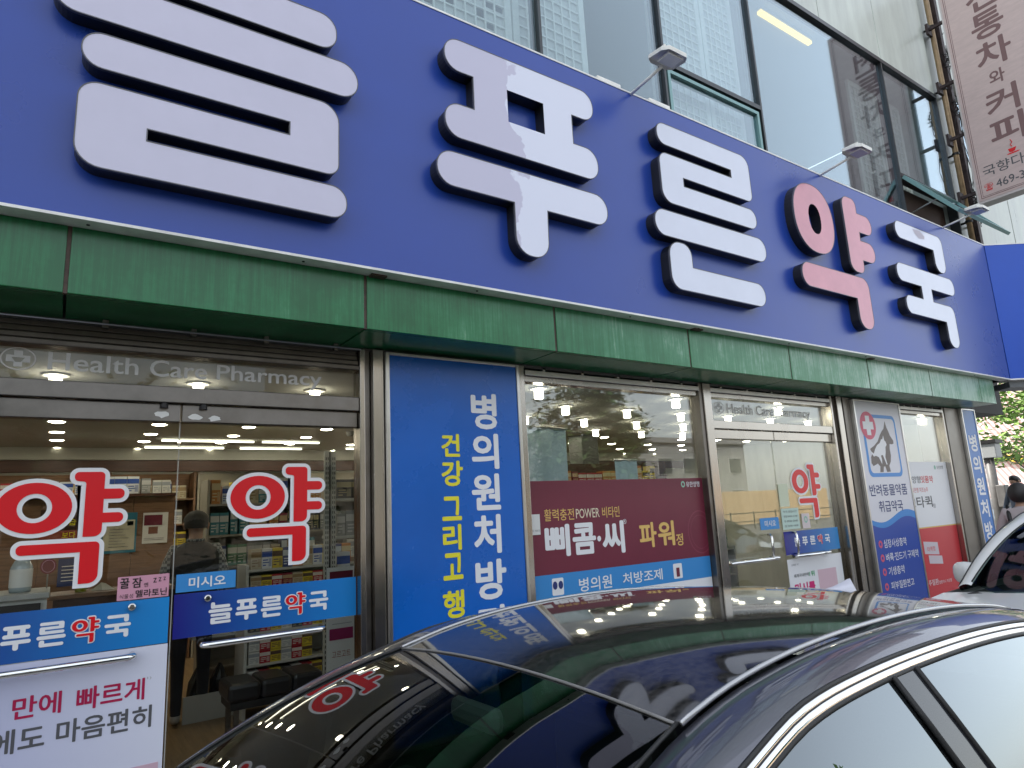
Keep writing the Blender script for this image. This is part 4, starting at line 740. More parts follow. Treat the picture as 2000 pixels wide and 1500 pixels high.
# slotted rack with standing poster board
rk = thing('slotted_rack', 'pale perforated steel rack upright behind the right door', 'rack', (1.77, 5.25, .15))
RKM = mat('rack_paint', (.42, .42, .38), .45)
for x in (1.745, 1.80): bx('upright', (x, x+.035, 5.25, 5.28, .15, 2.3), RKM, rk)
mb = MB()
for k in range(52):
    for x in (1.752, 1.768, 1.807, 1.823): mb.box(x, x+.006, 5.2485, 5.2505, .24+k*.039, .262+k*.039)
mb.build('slot_holes', DARK, rk)['kind'] = 'stuff'
bx('gap_strip', (1.782, 1.798, 5.27, 5.29, .15, 2.3), DARK, rk)
for z in (.9, 1.25, 1.6, 1.9): bx('rack_shelf', (1.84, 2.6, 5.26, 5.6, z, z+.02), RKM, rk)
for z, bd in ((1.27, 'third'), (1.62, 'second'), (1.92, 'top')): fill(1.86, 2.55, 5.30, z, .24, f'from left, {bd} tier of the slotted rack', ['white', 'white and blue', 'black', 'grey', 'orange', 'teal'], wr=(.07, .14))
poster('standing white and crimson board beside the right door frame', 1.68, 1.90, .55, 1.40, 5.0, PAPER, [('b', 1.70, 1.88, 1.28, 1.37, CRIM), ('b', 1.70, 1.88, .88, .96, mat('plum_print', (.30, .02, .10), .5)), ('b', 1.72, 1.80, 1.08, 1.22, PINKP), ('b', 1.72, 1.87, .99, .995, MIDG), ('고르고트', 1.72, 1.86, .76, .80, mat('rust_print', (.30, .06, .03), .5), 0)])
# interior pillar, white roll-down sheet and colourful shelf behind the big window
tag(MB().box(5.95, 6.25, 7.0, 7.3, .15, 2.749).build('inner_pillar', mat('pillar_dark', (.10, .10, .095), .5), bevel=.01), 'dark square pillar inside the shop behind the big window', 'pillar')
t = thing('hanging_sheet', 'pale blue hanging sheet inside the big window', 'sheet', (3.3, 4.5, 1.2)); 
rows = [[(3.14+.50*u, 4.5+.012*math.sin(u*14+z), z) for u in [k/16 for k in range(17)]] for z in (1.2, 1.6, 2.0, 2.43)]; MB().grid(rows).build('sheet', mat('pale_blue_sheet', (.50, .60, .62), .7, var=.1, vs=5), t, True)
MB().tube([(3.12, 4.5, 2.435), (3.66, 4.5, 2.435)], .012, 8).build('rail', ALU, t)
t = thing('hanging_sheet', 'smaller pale sheet at the right of the big window', 'sheet', (4.25, 4.4, 1.2)); rows = [[(4.11+.27*u, 4.4+.01*math.sin(u*10), z) for u in [k/10 for k in range(11)]] for z in (1.2, 1.7, 2.15)]; MB().grid(rows).build('sheet', mat('pale_blue_sheet', (.50, .60, .62), .7, var=.1, vs=5), t, True); MB().tube([(4.10, 4.4, 2.155), (4.39, 4.4, 2.155)], .01, 8).build('rail', ALU, t)
shelf_unit('display_shelf', 'display shelf with red and gold boxes behind the big window', 4.7, 6.6, 6.1, 6.5, [.9, 1.3, 1.72, 2.02], 2.3, WOODD)
for z, bd in ((1.72, 'second'), (2.02, 'top')): fill(4.75, 6.55, 6.13, z, .24, f'from left, {bd} board of the big window shelf', ['red', 'orange', 'yellow', 'crimson'], wr=(.08, .14))
shelf_unit('display_shelf', 'display shelf low behind the far left door', 5.3, 7.2, 5.6, 6.0, [.5, .84, 1.15], 1.18, mat('shelf_white', (.5, .5, .46), .5))
for z, bd in ((.84, 'middle'), (1.15, 'top')): fill(5.34, 7.15, 5.64, z, .26, f'from left, {bd} board behind the far doors', ['green', 'crimson', 'teal', 'black', 'navy', 'white'], wr=(.05, .09))
# black bench
bn = thing('bench', 'black padded bench with steel legs inside the right door', 'bench', (1.42, 5.6, .15))
LEA = mat('black_leather', (.014, .014, .015), .38, bump=.15, bs=90)
for a, b in ((1.10, 1.33), (1.335, 1.56), (1.565, 1.80)): bx('seat_cushion', (a, b, 5.42, 5.80, .47, .60), LEA, bn, .03)
bx('seat_frame', (1.12, 1.78, 5.44, 5.78, .42, .469), BLACK, bn)
for x in (1.15, 1.70):
    for yy in (5.46, 5.73): bx('leg', (x, x+.035, yy, yy+.035, .15, .419), STEELD, bn)
    bx('leg_brace', (x+.004, x+.03, 5.50, 5.725, .22, .245), STEELD, bn)

# ------------------------------------------------------------------ people
SKIN = mat('skin', (.42, .25, .17), .5); HAIR = mat('dark_hair', (.014, .011, .010), .5, bump=.3, bs=200)
def person(nm, lab, loc, rz, H, cols, arms=None, stride=.0):
    """one continuous skinned figure facing +Y, feet on z=0, then clothes as children"""
    t = thing(nm, lab, 'person', loc); t.rotation_euler.z = rz
    V = []; E = []; Rr = []
    def v(p, r, par=None):
        V.append(p); Rr.append(r if isinstance(r, tuple) else (r, r)); i = len(V)-1
        if par is not None: E.append((par, i))
        return i
    pel = v((0, 0, .97), (.155, .11)); sp = v((0, -.005, 1.13), (.145, .105), pel); ch = v((0, -.01, 1.30), (.165, .115), sp); nb = v((0, -.01, 1.44), (.085, .075), ch); nk = v((0, .01, 1.51), .055, nb); jaw = v((0, .035, 1.565), (.062, .068), nk); hd = v((0, .02, 1.64), (.077, .092), jaw); v((0, .012, 1.70), (.055, .066), hd)
    for s in (-1, 1):
        A = (arms or {}).get(s, ((.27, .02, 1.14), (.25, .16, .93)))
        sh = v((s*.17, -.01, 1.405), .068, ch); el = v((s*A[0][0], A[0][1], A[0][2]), .046, sh); wr = v((s*A[1][0], A[1][1], A[1][2]), .031, el)
        d = (Vector((s*A[1][0], *A[1][1:]))-Vector((s*A[0][0], *A[0][1:]))).normalized(); sd = d.cross(Vector((0, 0, 1))); sd = sd.normalized() if sd.length > .1 else Vector((1, 0, 0)); P = Vector(V[wr])
        pm = v(tuple(P+d*.055), (.034, .020), wr)
        for k, ln in enumerate((.075, .085, .08, .06)):
            b = P+d*.085+sd*((k-1.5)*.021); f1 = v(tuple(b), .010, pm); f2 = v(tuple(b+d*ln*.5+Vector((0, .006, -.006))), .0088, f1); v(tuple(b+d*ln+Vector((0, .022, -.010))), .0075, f2)
        b = P+d*.045-sd*.034; f1 = v(tuple(b), .011, pm); v(tuple(b+d*.045-sd*.018), .009, f1)
        hp = v((s*.092, 0, .90), .088, pel); kn = v((s*.098, .015+s*stride, .50), .06, hp); an = v((s*.10, -.01+s*stride*1.3, .10), .043, kn); hl = v((s*.10, -.025+s*stride*1.3, .045), .04, an); v((s*.112, .16+s*stride*1.3, .035), .036, hl)
    me = bpy.data.meshes.new('body'); me.from_pydata(V, E, []); o = bpy.data.objects.new('body', me); COL.objects.link(o)
    sk = o.modifiers.new('skin', 'SKIN'); sk.use_smooth_shade = True; ly_ = me.skin_vertices[0] if me.skin_vertices else None
    if ly_ is None:
        bm = bmesh.new(); bm.from_mesh(me); bm.verts.layers.skin.verify(); bm.to_mesh(me); bm.free(); ly_ = me.skin_vertices[0]
    for i, r_ in enumerate(Rr): ly_.data[i].radius = r_
    ly_.data[0].use_root = True
    ss = o.modifiers.new('sub', 'SUBSURF'); ss.levels = 2; ss.render_levels = 2
    dg = bpy.context.evaluated_depsgraph_get(); m2 = bpy.data.meshes.new_from_object(o.evaluated_get(dg)); bpy.data.objects.remove(o)
    for c in (cols['shirt'], cols['trousers'], cols['shoes'], SKIN): m2.materials.append(c)
    for p in m2.polygons:
        c = p.center; i = 0
        if c.z < .085: i = 2
        elif c.z < 1.0 and abs(c.x) < .215: i = 1
        elif c.z > 1.475 and abs(c.x) < .12: i = 3
        elif abs(c.x) > .18 and c.z < A[1][2]+.03 and c.z < 1.1: i = 3
        p.material_index = i; p.use_smooth = True
    bo = bpy.data.objects.new('body', m2); COL.objects.link(bo); bo.parent = t
    hm = MB(); rows = []
    for j in range(9):
        ph = j/8*math.pi*.62; rows.append([(math.sin(ph)*.097*math.cos(a), .012+math.sin(ph)*.112*math.sin(a)-(.02*j/8), 1.632+.108*math.cos(ph)+(.055*max(0, math.sin(a))*j/8)) for a in [k*2*math.pi/20 for k in range(21)]])
    h = MB().grid(rows).build('hair', HAIR, smooth=True); h.parent = t
    for s in (-1, 1):
        e = MB().lathe([(0, -.032), (.010, -.028), (.016, 0), (.014, .022), (0, .030)], (s*.092, .015, 1.615), 10).build('ear', SKIN, smooth=True); e.parent = t
    nz = MB().add([(-.014, .115, 1.60), (.014, .115, 1.60), (0, .142, 1.605), (0, .112, 1.655)], [(0, 1, 2), (0, 2, 3), (1, 3, 2)]).build('nose', SKIN); nz.parent = t
    for s in (-1, 1):
        e = MB().lathe([(0, -.009), (.009, 0), (0, .009)], (s*.033, .108, 1.648), 8).build('eye', HAIR); e.parent = t
    mo = MB().box(-.024, .024, .106, .112, 1.572, 1.579).build('mouth', mat('lip', (.3, .10, .09), .5)); mo.parent = t
    t.scale = (H/1.735,)*3
    return t
PLAID = bpy.data.materials.new('plaid_shirt'); PLAID.use_nodes = True; _n = PLAID.node_tree.nodes; _l = PLAID.node_tree.links
_tc = _n.new('ShaderNodeTexCoord'); _w1 = _n.new('ShaderNodeTexChecker'); _w1.inputs['Scale'].default_value = 42; _w1.inputs[1].default_value = (.34, .35, .34, 1); _w1.inputs[2].default_value = (.10, .105, .115, 1); _l.new(_tc.outputs['Object'], _w1.inputs['Vector']); _l.new(_w1.outputs[0], _n['Principled BSDF'].inputs['Base Color']); _n['Principled BSDF'].inputs['Roughness'].default_value = .85
DTR = mat('dark_trousers', (.016, .018, .024), .8); SHO = mat('white_shoes', (.42, .42, .40), .6)
pm_ = person('person', 'person in dark vest, plaid shirt and grey cap with back turned inside the shop', (1.0, 6.45, .15), R(-8), 1.73, dict(shirt=PLAID, trousers=DTR, shoes=SHO), {-1: ((.25, .0, 1.15), (.20, .20, 1.02)), 1: ((.25, .0, 1.15), (.22, .18, 1.0))}, .03)
# vest: a shell around the torso, cap on the head
rows = []
for z, rx, ry in ((.92, .190, .140), (1.0, .192, .142), (1.12, .186, .140), (1.25, .196, .146), (1.36, .206, .145), (1.42, .190, .125), (1.455, .13, .105), (1.475, .085, .085)):
    rows.append([(rx*math.copysign(abs(math.cos(a))**.8, math.cos(a)), -.008+ry*math.sin(a), z) for a in [k*2*math.pi/28 for k in range(29)]])
o = MB().grid(rows).build('vest', mat('dark_vest', (.008, .010, .014), .75, var=.3, vs=20, bump=.2, bs=40), smooth=True); o.parent = pm_
o = MB().tube([(.19*math.cos(a), -.008+.145*math.sin(a), 1.17) for a in [k*2*math.pi/24 for k in range(25)]], .005, 5).build('vest_seam', mat('seam_grey', (.05, .055, .06), .7)); o.parent = pm_
rows = []
for j in range(8):
    ph = j/7*math.pi*.5; rows.append([(math.sin(ph)*.104*math.cos(a), .012+math.sin(ph)*.120*math.sin(a), 1.652+.098*math.cos(ph)) for a in [k*2*math.pi/22 for k in range(23)]])
cp = MB().grid(rows).build('cap', mat('grey_cap', (.085, .078, .072), .85, var=.2, vs=20), smooth=True); cp.parent = pm_
mb = MB(); shape(mb, [(.095*math.cos(a), .012+.11*math.sin(a)+(.08*math.sin(a))) for a in [k*math.pi/10 for k in range(11)]], [], (0, 0, 1.655), (Vector((1, 0, 0)), Vector((0, 1, -.12)), Vector((0, 0, 1))), .006); br = mb.build('brim', MATS['grey_cap']); br.parent = cp
o = MB().tube([(.062*math.cos(a), .0+.066*math.sin(a), 1.49) for a in [k*2*math.pi/18 for k in range(19)]], .016, 6).build('collar', PLAID, smooth=True); o.parent = pm_
TOP1 = mat('pale_grey_top', (.42, .36, .36), .8); NAVYT = mat('slate_jacket', (.10, .12, .16), .8)
pw_ = person('person', 'person with dark hair and black bag strap seen from behind past the white car', (9.74, 3.29, .0), R(-75), 1.77, dict(shirt=TOP1, trousers=DTR, shoes=SHO))
rows = []
for j in range(8):
    ph = j/7*math.pi*.80; rows.append([(math.sin(ph)*.118*math.cos(a), -.01+math.sin(ph)*.125*math.sin(a)*(1 if math.sin(a) < 0 else .55), 1.628+.13*math.cos(ph)) for a in [k*2*math.pi/20 for k in range(21)]])
o = MB().grid(rows).build('long_hair', HAIR, smooth=True); o.parent = pw_
for s in (-1, 1): o = MB().tube([(s*.15, .09, 1.22), (s*.15, .08, 1.36), (s*.14, -.01, 1.475), (s*.13, -.115, 1.36), (s*.12, -.13, 1.2)], .022, 6).build('bag_strap', BLACK, smooth=True); o.parent = pw_
o = MB().box(-.16, .16, -.26, -.125, .95, 1.30).build('backpack', BLACK, bevel=.04); o.parent = pw_
pk_ = person('person', 'person in a slate jacket walking far off before the pink building', (16.83, 5.72, .17), R(70), 1.80, dict(shirt=NAVYT, trousers=DTR, shoes=SHO), None, .08)

# ------------------------------------------------------------------ cars
CARGLASS = glass('car_glass_dark', .05, (.10, .14, .13), power=4.2); CARGLASS2 = glass('car_windscreen', .05, (.30, .38, .36), power=4.2); CARSIDE = glass('car_side_glass', .15, (.06, .07, .07), power=2.6, gcol=(.86, .94, 1))
def interp(tab, u):
    if u <= tab[0][0]: return tab[0][1:]
    for a, b in zip(tab[:-1], tab[1:]):
        if u <= b[0]:
            i = tab.index(a); p0 = tab[max(0, i-1)]; p3 = tab[min(len(tab)-1, i+2)]; h = b[0]-a[0]; k = (u-a[0])/h; out = []
            for c in range(1, len(a)):      # smooth cubic through the stations
                m0 = (b[c]-p0[c])/(b[0]-p0[0])*h; m1 = (p3[c]-a[c])/(p3[0]-a[0])*h
                out.append((2*k**3-3*k*k+1)*a[c]+(k**3-2*k*k+k)*m0+(-2*k**3+3*k*k)*b[c]+(k**3-k*k)*m1)
            return tuple(out)
    return tab[-1][1:]
# u, ditch half width, ditch height, trim half width, trim height
CAR = [(-.95, .745, .92, .835, .895), (-.82, .725, .985, .825, .955), (-.55, .668, 1.150, .795, 1.112), (-.31, .619, 1.262, .760, 1.230), (-.15, .588, 1.318, .732, 1.293), (0, .562, 1.358, .712, 1.337), (.17, .556, 1.397, .699, 1.379), (.40, .555, 1.425, .694, 1.398), (.70, .553, 1.436, .694, 1.404), (1.0, .548, 1.429, .692, 1.396), (1.3, .540, 1.405, .688, 1.372), (1.6, .535, 1.358, .69, 1.323), (1.9, .56, 1.255, .71, 1.225), (2.2, .62, 1.12, .76, 1.09), (2.45, .68, 1.0, .80, .975)]
def make_car(nm, lab, org, yaw_, paint, zs=1.0, roof_glass=True, detail=True):
    t = thing(nm, lab, 'car', (org[0]+.6, org[1], org[2])); ca_, sa_ = math.cos(yaw_), math.sin(yaw_)
    def Wp(u, v, z): return (org[0]+u*ca_+v*sa_, org[1]+u*sa_-v*ca_, org[2]+z*zs+.016*(v-.3)*(1 if detail else 0))
    def G(name, rows, mt, par=t, smooth=True): return MB().grid([[Wp(*p) for p in r] for r in rows]).build(name, mt, par, smooth)
    us = [u/100 for u in range(-82, 0, 6)]+[0]+[u/100 for u in range(4, 160, 6)]
    crown = lambda u: .028
    # panoramic roof and rear window
    S_ = [k/10 for k in range(-10, 11)]
    ru = [0, .02, .05, .09]+[k*.06 for k in range(2, 26)]
    G('roof', [[(u, s*interp(CAR, u)[0], interp(CAR, u)[1]+crown(u)*(1-s*s)) for s in S_] for u in ru], MATS['car_roof_gloss'] if roof_glass else paint)
    rg = [1.5+k*.07 for k in range(13)]; G('rear_window', [[(u, s*interp(CAR, u)[0], interp(CAR, u)[1]+crown(u)*(1-s*s)*(1-.4*(u-1.5))) for s in S_] for u in rg], CARGLASS)
    # windscreen
    rows = []
    for k in range(15):
        tt = k/14; row = []
        for s in S_:
            up_ = tt*(.82+.22*(1-s*s)); hw = .560+.166*tt
            row.append((-.004-up_, s*hw, 1.356+.028*(1-s*s)*(1-.1*tt)-.013*tt-.2*up_-.27*up_*up_))
        rows.append(row)
    ws = G('windscreen', rows, CARGLASS2)
    edge = lambda s_: [Wp(r[0 if s_ < 0 else -1][0], r[0 if s_ < 0 else -1][1], r[0 if s_ < 0 else -1][2]+.004) for r in rows]
    MB().tube([Wp(-.004, s*.556, 1.3585+.028*(1-s*s)) for s in S_], .0032, 6).build('header_moulding', mat('moulding_grey', (.20, .195, .19), .5), ws, True)
    for s_ in (-1, 1):
        MB().tube(edge(s_), .0045, 6).build('screen_seal', BLACK, ws, True)
        # cant rail and A pillar in body colour
        al = [-.82+.045*k for k in range(19)]+[.04+.06*k for k in range(41)]
        rows2 = []
        for u in al:
            a, za, b, zb = interp(CAR, u); r = []
            for q in (0.0, .04, .2, .4, .6, .8, 1.0):
                v_ = a+.010+(b-a-.010)*q; z_ = za+(zb-za)*q**2.5+.006*math.sin(q*math.pi)-.008*(1-q)
                r.append((u, s_*v_, z_))
            rows2.append(r)
        G('roof_rail', rows2, paint)
        MB().tube([Wp(u, s_*(interp(CAR, u)[0]+.004), interp(CAR, u)[1]+.002) for u in [0]+[k*.05 for k in range(1, 33)]], .0062, 7).build('roof_moulding', mat('moulding_satin', (.42, .42, .43), .25, .8), t, True)
        rows3 = []
        for u in [-.78+.05*k for k in range(57)]:
            b, zb = interp(CAR, u)[2:]; rows3.append([(u, s_*(b+.001), zb+.002), (u, s_*(b+.006), zb+.001), (u, s_*(b+.010), zb-.007), (u, s_*(b+.0095), zb-.009), (u, s_*(b+.011), zb-.010), (u, s_*(b+.017), zb-.018), (u, s_*(b+.016), zb-.024)])
        wt_ = G('window_trim', rows3, CHROME if detail else BLACK)
        MB().tube([Wp(u, s_*(interp(CAR, u)[2]+.0102), interp(CAR, u)[3]-.0085) for u in [-.78+.05*k for k in range(57)]], .0016, 5).build('trim_groove', DARK, wt_, True)
        MB().tube([Wp(u, s_*(interp(CAR, u)[2]-.001), interp(CAR, u)[3]+.004) for u in [-.78+.05*k for k in range(57)]], .005, 6).build('trim_seal', BLACK, t, True)
        rows4 = []
        for u in [-.74+.06*k for k in range(48)]:
            b, zb = interp(CAR, u)[2:]; b += .014; zb -= .022; r = []
            for q in (0, .2, .4, .6, .8, 1): z_ = zb+(min(.93, zb-.005)-zb)*q; r.append((u, s_*(b+(.905-b)*(q**1.0)*min(1, max(0, (zb-.93)/.40))+.012*math.sin(q*math.pi)), z_))
            rows4.append(r)
        G('side_window', rows4, CARSIDE)
        MB().tube([Wp(u, s_*(interp(CAR, u)[2]+.016), interp(CAR, u)[3]-.025) for u in [-.7+.05*k for k in range(54)]], .0055, 6).build('window_seal', BLACK, t, True)
        def onglass(u, q, out):
            b, zb = interp(CAR, u)[2:]; b += .014; zb -= .022; z_ = zb+(.93-zb)*q; return (u, s_*(b+(.905-b)*q+.012*math.sin(q*math.pi)+out), z_)
        pil = G('door_pillar', [[onglass(.475+.13*q+k*.017, q, .004) for k in range(6)] for q in [0, .15, .3, .45, .6, .8, 1]], mat('pillar_gloss', (.02, .021, .026), .12, coat=.5))
        for e_ in (.475-.006, .475+.085+.006): MB().tube([Wp(*onglass(e_+.13*q, q, .006)) for q in [0, .2, .4, .6, .8, 1]], .0065, 6).build('pillar_seal', BLACK, pil, True)
        # lower body side
        rows5 = []
        for u in [-2.3, -2.1, -1.8, -1.5, -1.2, -.9, -.6, -.3, 0, .4, .8, 1.2, 1.6, 2.0, 2.4, 2.8, 3.05]:
            tp = 1-.10*max(0, (-u-1.5)/.8)**2-.08*max(0, (u-2.2)/.85)**2; top = .93 if u > -.8 else .93-.10*((-u-.8)/1.5)
            if u > 2.3: top = .95
            rows5.append([(u, s_*tp*.905, top), (u, s_*tp*.925, top-.06), (u, s_*tp*.93, top-.22), (u, s_*tp*.915, .50), (u, s_*tp*.90, .34), (u, s_*tp*.86, .22)])
        G('body_side', rows5, paint)
        for wu in (-1.38, 1.47):
            w_ = thing('x', None, None) if False else None
            c = Wp(wu, s_*.86, .0)
            ty = MB()
            def ring(v0, r_): return [Wp(wu+r_*math.cos(a), s_*v0, .34/zs+r_/1.0*math.sin(a)) for a in [k*2*math.pi/28 for k in range(29)]]
            wh_ = MB().grid([ring(.70, .24), ring(.70, .325), ring(.76, .34), ring(.88, .34), ring(.935, .325), ring(.94, .24)]).build('wheel', BLACK, t, True)
            MB().grid([ring(.925, .24), ring(.915, .12), ring(.93, .03), ring(.93, .0)]).build('rim', ALU, wh_, True)
        # door mirror
        P = []
        for j in range(9):
            ph = -math.pi/2+math.pi*j/8; cz, sz = math.cos(ph), math.sin(ph); r = []
            for k in range(17):
                a = 2*math.pi*k/16; r.append((-.28+.075*cz**.7*math.cos(a)*(1.0 if math.cos(a) < 0 else .6), s_*(.975+.088*abs(math.sin(a))**.8*math.copysign(1, math.sin(a))*cz**.6), 1.0+.075*math.copysign(abs(sz)**.75, sz)))
            P.append(r)
        mh = G('mirror_housing', P, paint); MB().tube([Wp(-.28, s_*.86, .94), Wp(-.28, s_*.95, .945)], .03, 8).build('mirror_arm', BLACK, mh)
        G('mirror_glass', [[(-.233, s_*.92, .95), (-.233, s_*1.03, .95)], [(-.233, s_*.92, 1.05), (-.233, s_*1.03, 1.05)]], CHROME, mh, False)
    # bonnet, boot, ends, underside
    G('bonnet', [[(u, s*(.905-.10*max(0, (-u-1.5)/.8)**2), .93-.10*max(0, (-u-.8)/1.5)+.045*(1-s*s)*(1-.5*max(0, (-u-1.4)/.9))) for s in S_] for u in (-2.3, -2.1, -1.8, -1.5, -1.2, -1.0, -.86)], paint)
    G('boot_lid', [[(u, s*(.905-.08*max(0, (u-2.2)/.85)**2), .95+.03*(1-s*s)) for s in S_] for u in (2.3, 2.5, 2.8, 3.05)], paint)
    G('front_bumper', [[(-2.3-.16*(1-s*s)*(1-abs(z-.55)*.8), s*.81, z) for s in S_] for z in (.83, .7, .55, .4, .22)], paint); G('rear_bumper', [[(3.05+.12*(1-s*s), s*.84, z) for s in S_] for z in (.95, .8, .6, .4, .22)], paint)
    for s_ in (-1, 1): G('headlight', [[(-2.36-.0, s_*.45, .70), (-2.31, s_*.70, .72)], [(-2.36, s_*.45, .62), (-2.31, s_*.70, .62)]], mat('headlamp', (.5, .5, .5), .1), smooth=False)
    G('underbody', [[(-2.3, -.8, .21), (-2.3, .8, .21)], [(3.05, -.8, .21), (3.05, .8, .21)]], BLACK, smooth=False)
    # antenna fin
    fin = [(1.47, 0, .0), (1.55, 0, .020), (1.62, 0, .048), (1.665, 0, .062), (1.675, 0, .055), (1.68, 0, .03), (1.70, 0, 0)]
    zb = lambda u: interp(CAR, u)[1]+.028
    rowsf = [[(u, s*.030*(1-h/.068)**.8, zb(u)+h*1.05) for s in (-1, 0, 1)] for u, _, h in fin]
    mbf = MB(); L_ = [[Wp(1.47, 0, zb(1.47))]]; 
    prof = [(1.47, 0), (1.52, .010), (1.58, .030), (1.63, .052), (1.655, .060), (1.662, .052), (1.665, .025), (1.68, .0)]
    rF = [[(1.47+(u-1.47), s*.028*min(1, (u-1.46)/.1)*(1-q), zb(u)-.012+(h+.012)*q) for q, s in ((0, -1), (.5, -1), (1, 0), (.5, 1), (0, 1))] for u, h in prof]
    G('antenna_fin', rF, mat('fin_sky_sheen', (.52, .52, .60), .35))  # body-coloured fin; its sky reflection is painted in as the pale tone
    # cabin
    SEATM = mat('seat_leather', (.035, .034, .033), .55); DASH = mat('dash', (.018, .018, .019), .6)
    for v0 in (-.38, .38):
        bo_ = lambda a, b, c, d_, e, f, nm_, mt, par: MB().add([Wp(u, v, z) for z in (e, f) for u, v in ((a, c), (b, c), (b, d_), (a, d_))], [(0,3,2,1),(4,5,6,7),(0,1,5,4),(1,2,6,5),(2,3,7,6),(3,0,4,7)]).build(nm_, mt, par, bevel=.03)
        st_ = bo_(.62, .76, v0-.25, v0+.25, .5, 1.06, 'seat', SEATM, t); bo_(.66, .76, v0-.13, v0+.13, 1.09, 1.27, 'headrest', SEATM, st_); bo_(.1, .66, v0-.25, v0+.25, .42, .56, 'seat_base', SEATM, st_)
    bo_(-.95, -.35, -.74, .74, .80, .945, 'dashboard', DASH, t); bo_(1.4, 1.75, -.62, .62, .5, 1.05, 'rear_seat', SEATM, t)
    MB().tube([Wp(-.12+.06*math.sin(a), -.38+.18*math.cos(a), .90+.16*math.sin(a)) for a in [k*2*math.pi/24 for k in range(25)]], .014, 8).build('steering_wheel', DASH, t, True)
    bo_(-.10, -.06, -.10, .10, 1.255, 1.315, 'inner_mirror', mat('mirror_case', (.16, .17, .17), .4), t)
    bo_(-.9, 2.4, -.80, .80, .24, .40, 'cabin_floor', BLACK, t)
    return t
mat('car_roof_gloss', (.008, .0085, .009), .05, spec=.6, coat=.35, var=.9, col2=(.048, .046, .043), rvar=.02, vs=60)
DGREY = mat('charcoal_car_paint', (.105, .107, .135), .34, .8, coat=1.0)
CWHITE = mat('white_car_paint', (.70, .70, .69), .3, coat=.8)
make_car('parked_car', 'charcoal sedan with black glass roof parked in front of the pharmacy', (.930, 1.455, .0), R(1), DGREY)
make_car('parked_car', 'white car with dark windscreen parked behind the charcoal sedan', (6.12, 1.44, .0), R(0), CWHITE, 1.11, False, False)
make_car('parked_car', 'pale blue car parked far off below the pink building', (30.5, 9.3, .0), R(100), mat('blue_car_paint', (.25, .38, .52), .3, coat=.8), 1.0, False, False)

# ------------------------------------------------------------------ beyond the corner
def leaf_mat(nm, a, b): return mat(nm, a, .6, var=.5, vs=2.0, col2=b)
LF1 = leaf_mat('leaf_bright', (.09, .18, .03), (.22, .34, .07)); LF2 = leaf_mat('leaf_dark', (.025, .06, .015), (.07, .13, .03)); BARK = mat('bark', (.10, .075, .055), .85, var=.3, vs=10)
def tree(lab, base, h, rx, rz, n, lf, seed, layered=False, leaf=.16, grp=None):
    t = thing('street_tree', lab, 'tree', base, grp); rg = random.Random(seed); b = Vector(base)
    MB().tube([b, b+Vector((.08, .05, h*.35)), b+Vector((-.05, .1, h*.6)), b+Vector((0, 0, h*.9))], [.16*h/8, .13*h/8, .09*h/8, .03], 8).build('trunk', BARK, t, True)
    br_ = MB(); cl = []
    for i in range(26):
        a = rg.uniform(0, 6.28); zz = h*rg.uniform(.42, .95); rr_ = rx*rg.uniform(.5, 1)*(1-.5*abs(zz/h-.65)); e = b+Vector((rr_*math.cos(a), rr_*math.sin(a), zz)); s0 = b+Vector((0, 0, zz-rr_*.45))
        br_.tube([s0, (s0+e)/2+Vector((0, 0, .15)), e], [.04, .025, .01], 5); cl.append(e); cl.append((s0*1+e*2)/3)
    br_.build('limbs', BARK, t)
    V = []; Fc = []
    for i in range(n):
        c = rg.choice(cl); sp = rx*.25; p = c+Vector((rg.gauss(0, sp), rg.gauss(0, sp), rg.gauss(0, sp*(.22 if layered else .7))))
        u = Vector((rg.gauss(0, 1), rg.gauss(0, 1), rg.gauss(0, .45))).normalized(); w_ = u.cross(Vector((rg.gauss(0, .4), rg.gauss(0, .4), 1))).normalized(); s = leaf*rg.uniform(.6, 1.3)
        k = len(V); V += [tuple(p-u*s), tuple(p+w_*s*.45), tuple(p+u*s), tuple(p-w_*s*.45)]; Fc.append((k, k+1, k+2, k+3))
    MB().add(V, Fc).build('crown', lf, t)['kind'] = 'stuff'
    return t
tree('bright green street tree past the far end of the shop', (33.0, 10.2, 0), 7.4, 4.2, 2, 5200, LF1, 4, True, .17)
pkb = thing('pink_building', 'pink building with diagonal white stripes and a yellow band', 'building', (50, 17, 0))
STR = bpy.data.materials.new('pink_stripe'); STR.use_nodes = True; _n = STR.node_tree.nodes; _l = STR.node_tree.links
_g = _n.new('ShaderNodeNewGeometry'); _mp = _n.new('ShaderNodeMapping'); _mp.inputs['Rotation'].default_value = (R(32), 0, 0); _w = _n.new('ShaderNodeTexWave'); _w.bands_direction = 'Y'; _w.inputs['Scale'].default_value = 1.15
_cr = _n.new('ShaderNodeValToRGB'); _cr.color_ramp.elements[0].position = .35; _cr.color_ramp.elements[1].position = .55; _cr.color_ramp.elements[0].color = (.52, .30, .28, 1); _cr.color_ramp.elements[1].color = (.72, .62, .58, 1)
_l.new(_g.outputs['Position'], _mp.inputs[0]); _l.new(_mp.outputs[0], _w.inputs[0]); _l.new(_w.outputs['Fac'], _cr.inputs[0]); _l.new(_cr.outputs[0], _n['Principled BSDF'].inputs['Base Color']); _n['Principled BSDF'].inputs['Roughness'].default_value = .8
bx('wall', (49, 60, 8, 40, 0, 13), STR, pkb); bx('plinth', (48.8, 49, 8, 40, 0, .9), mat('plinth_white', (.6, .58, .56), .8), pkb)
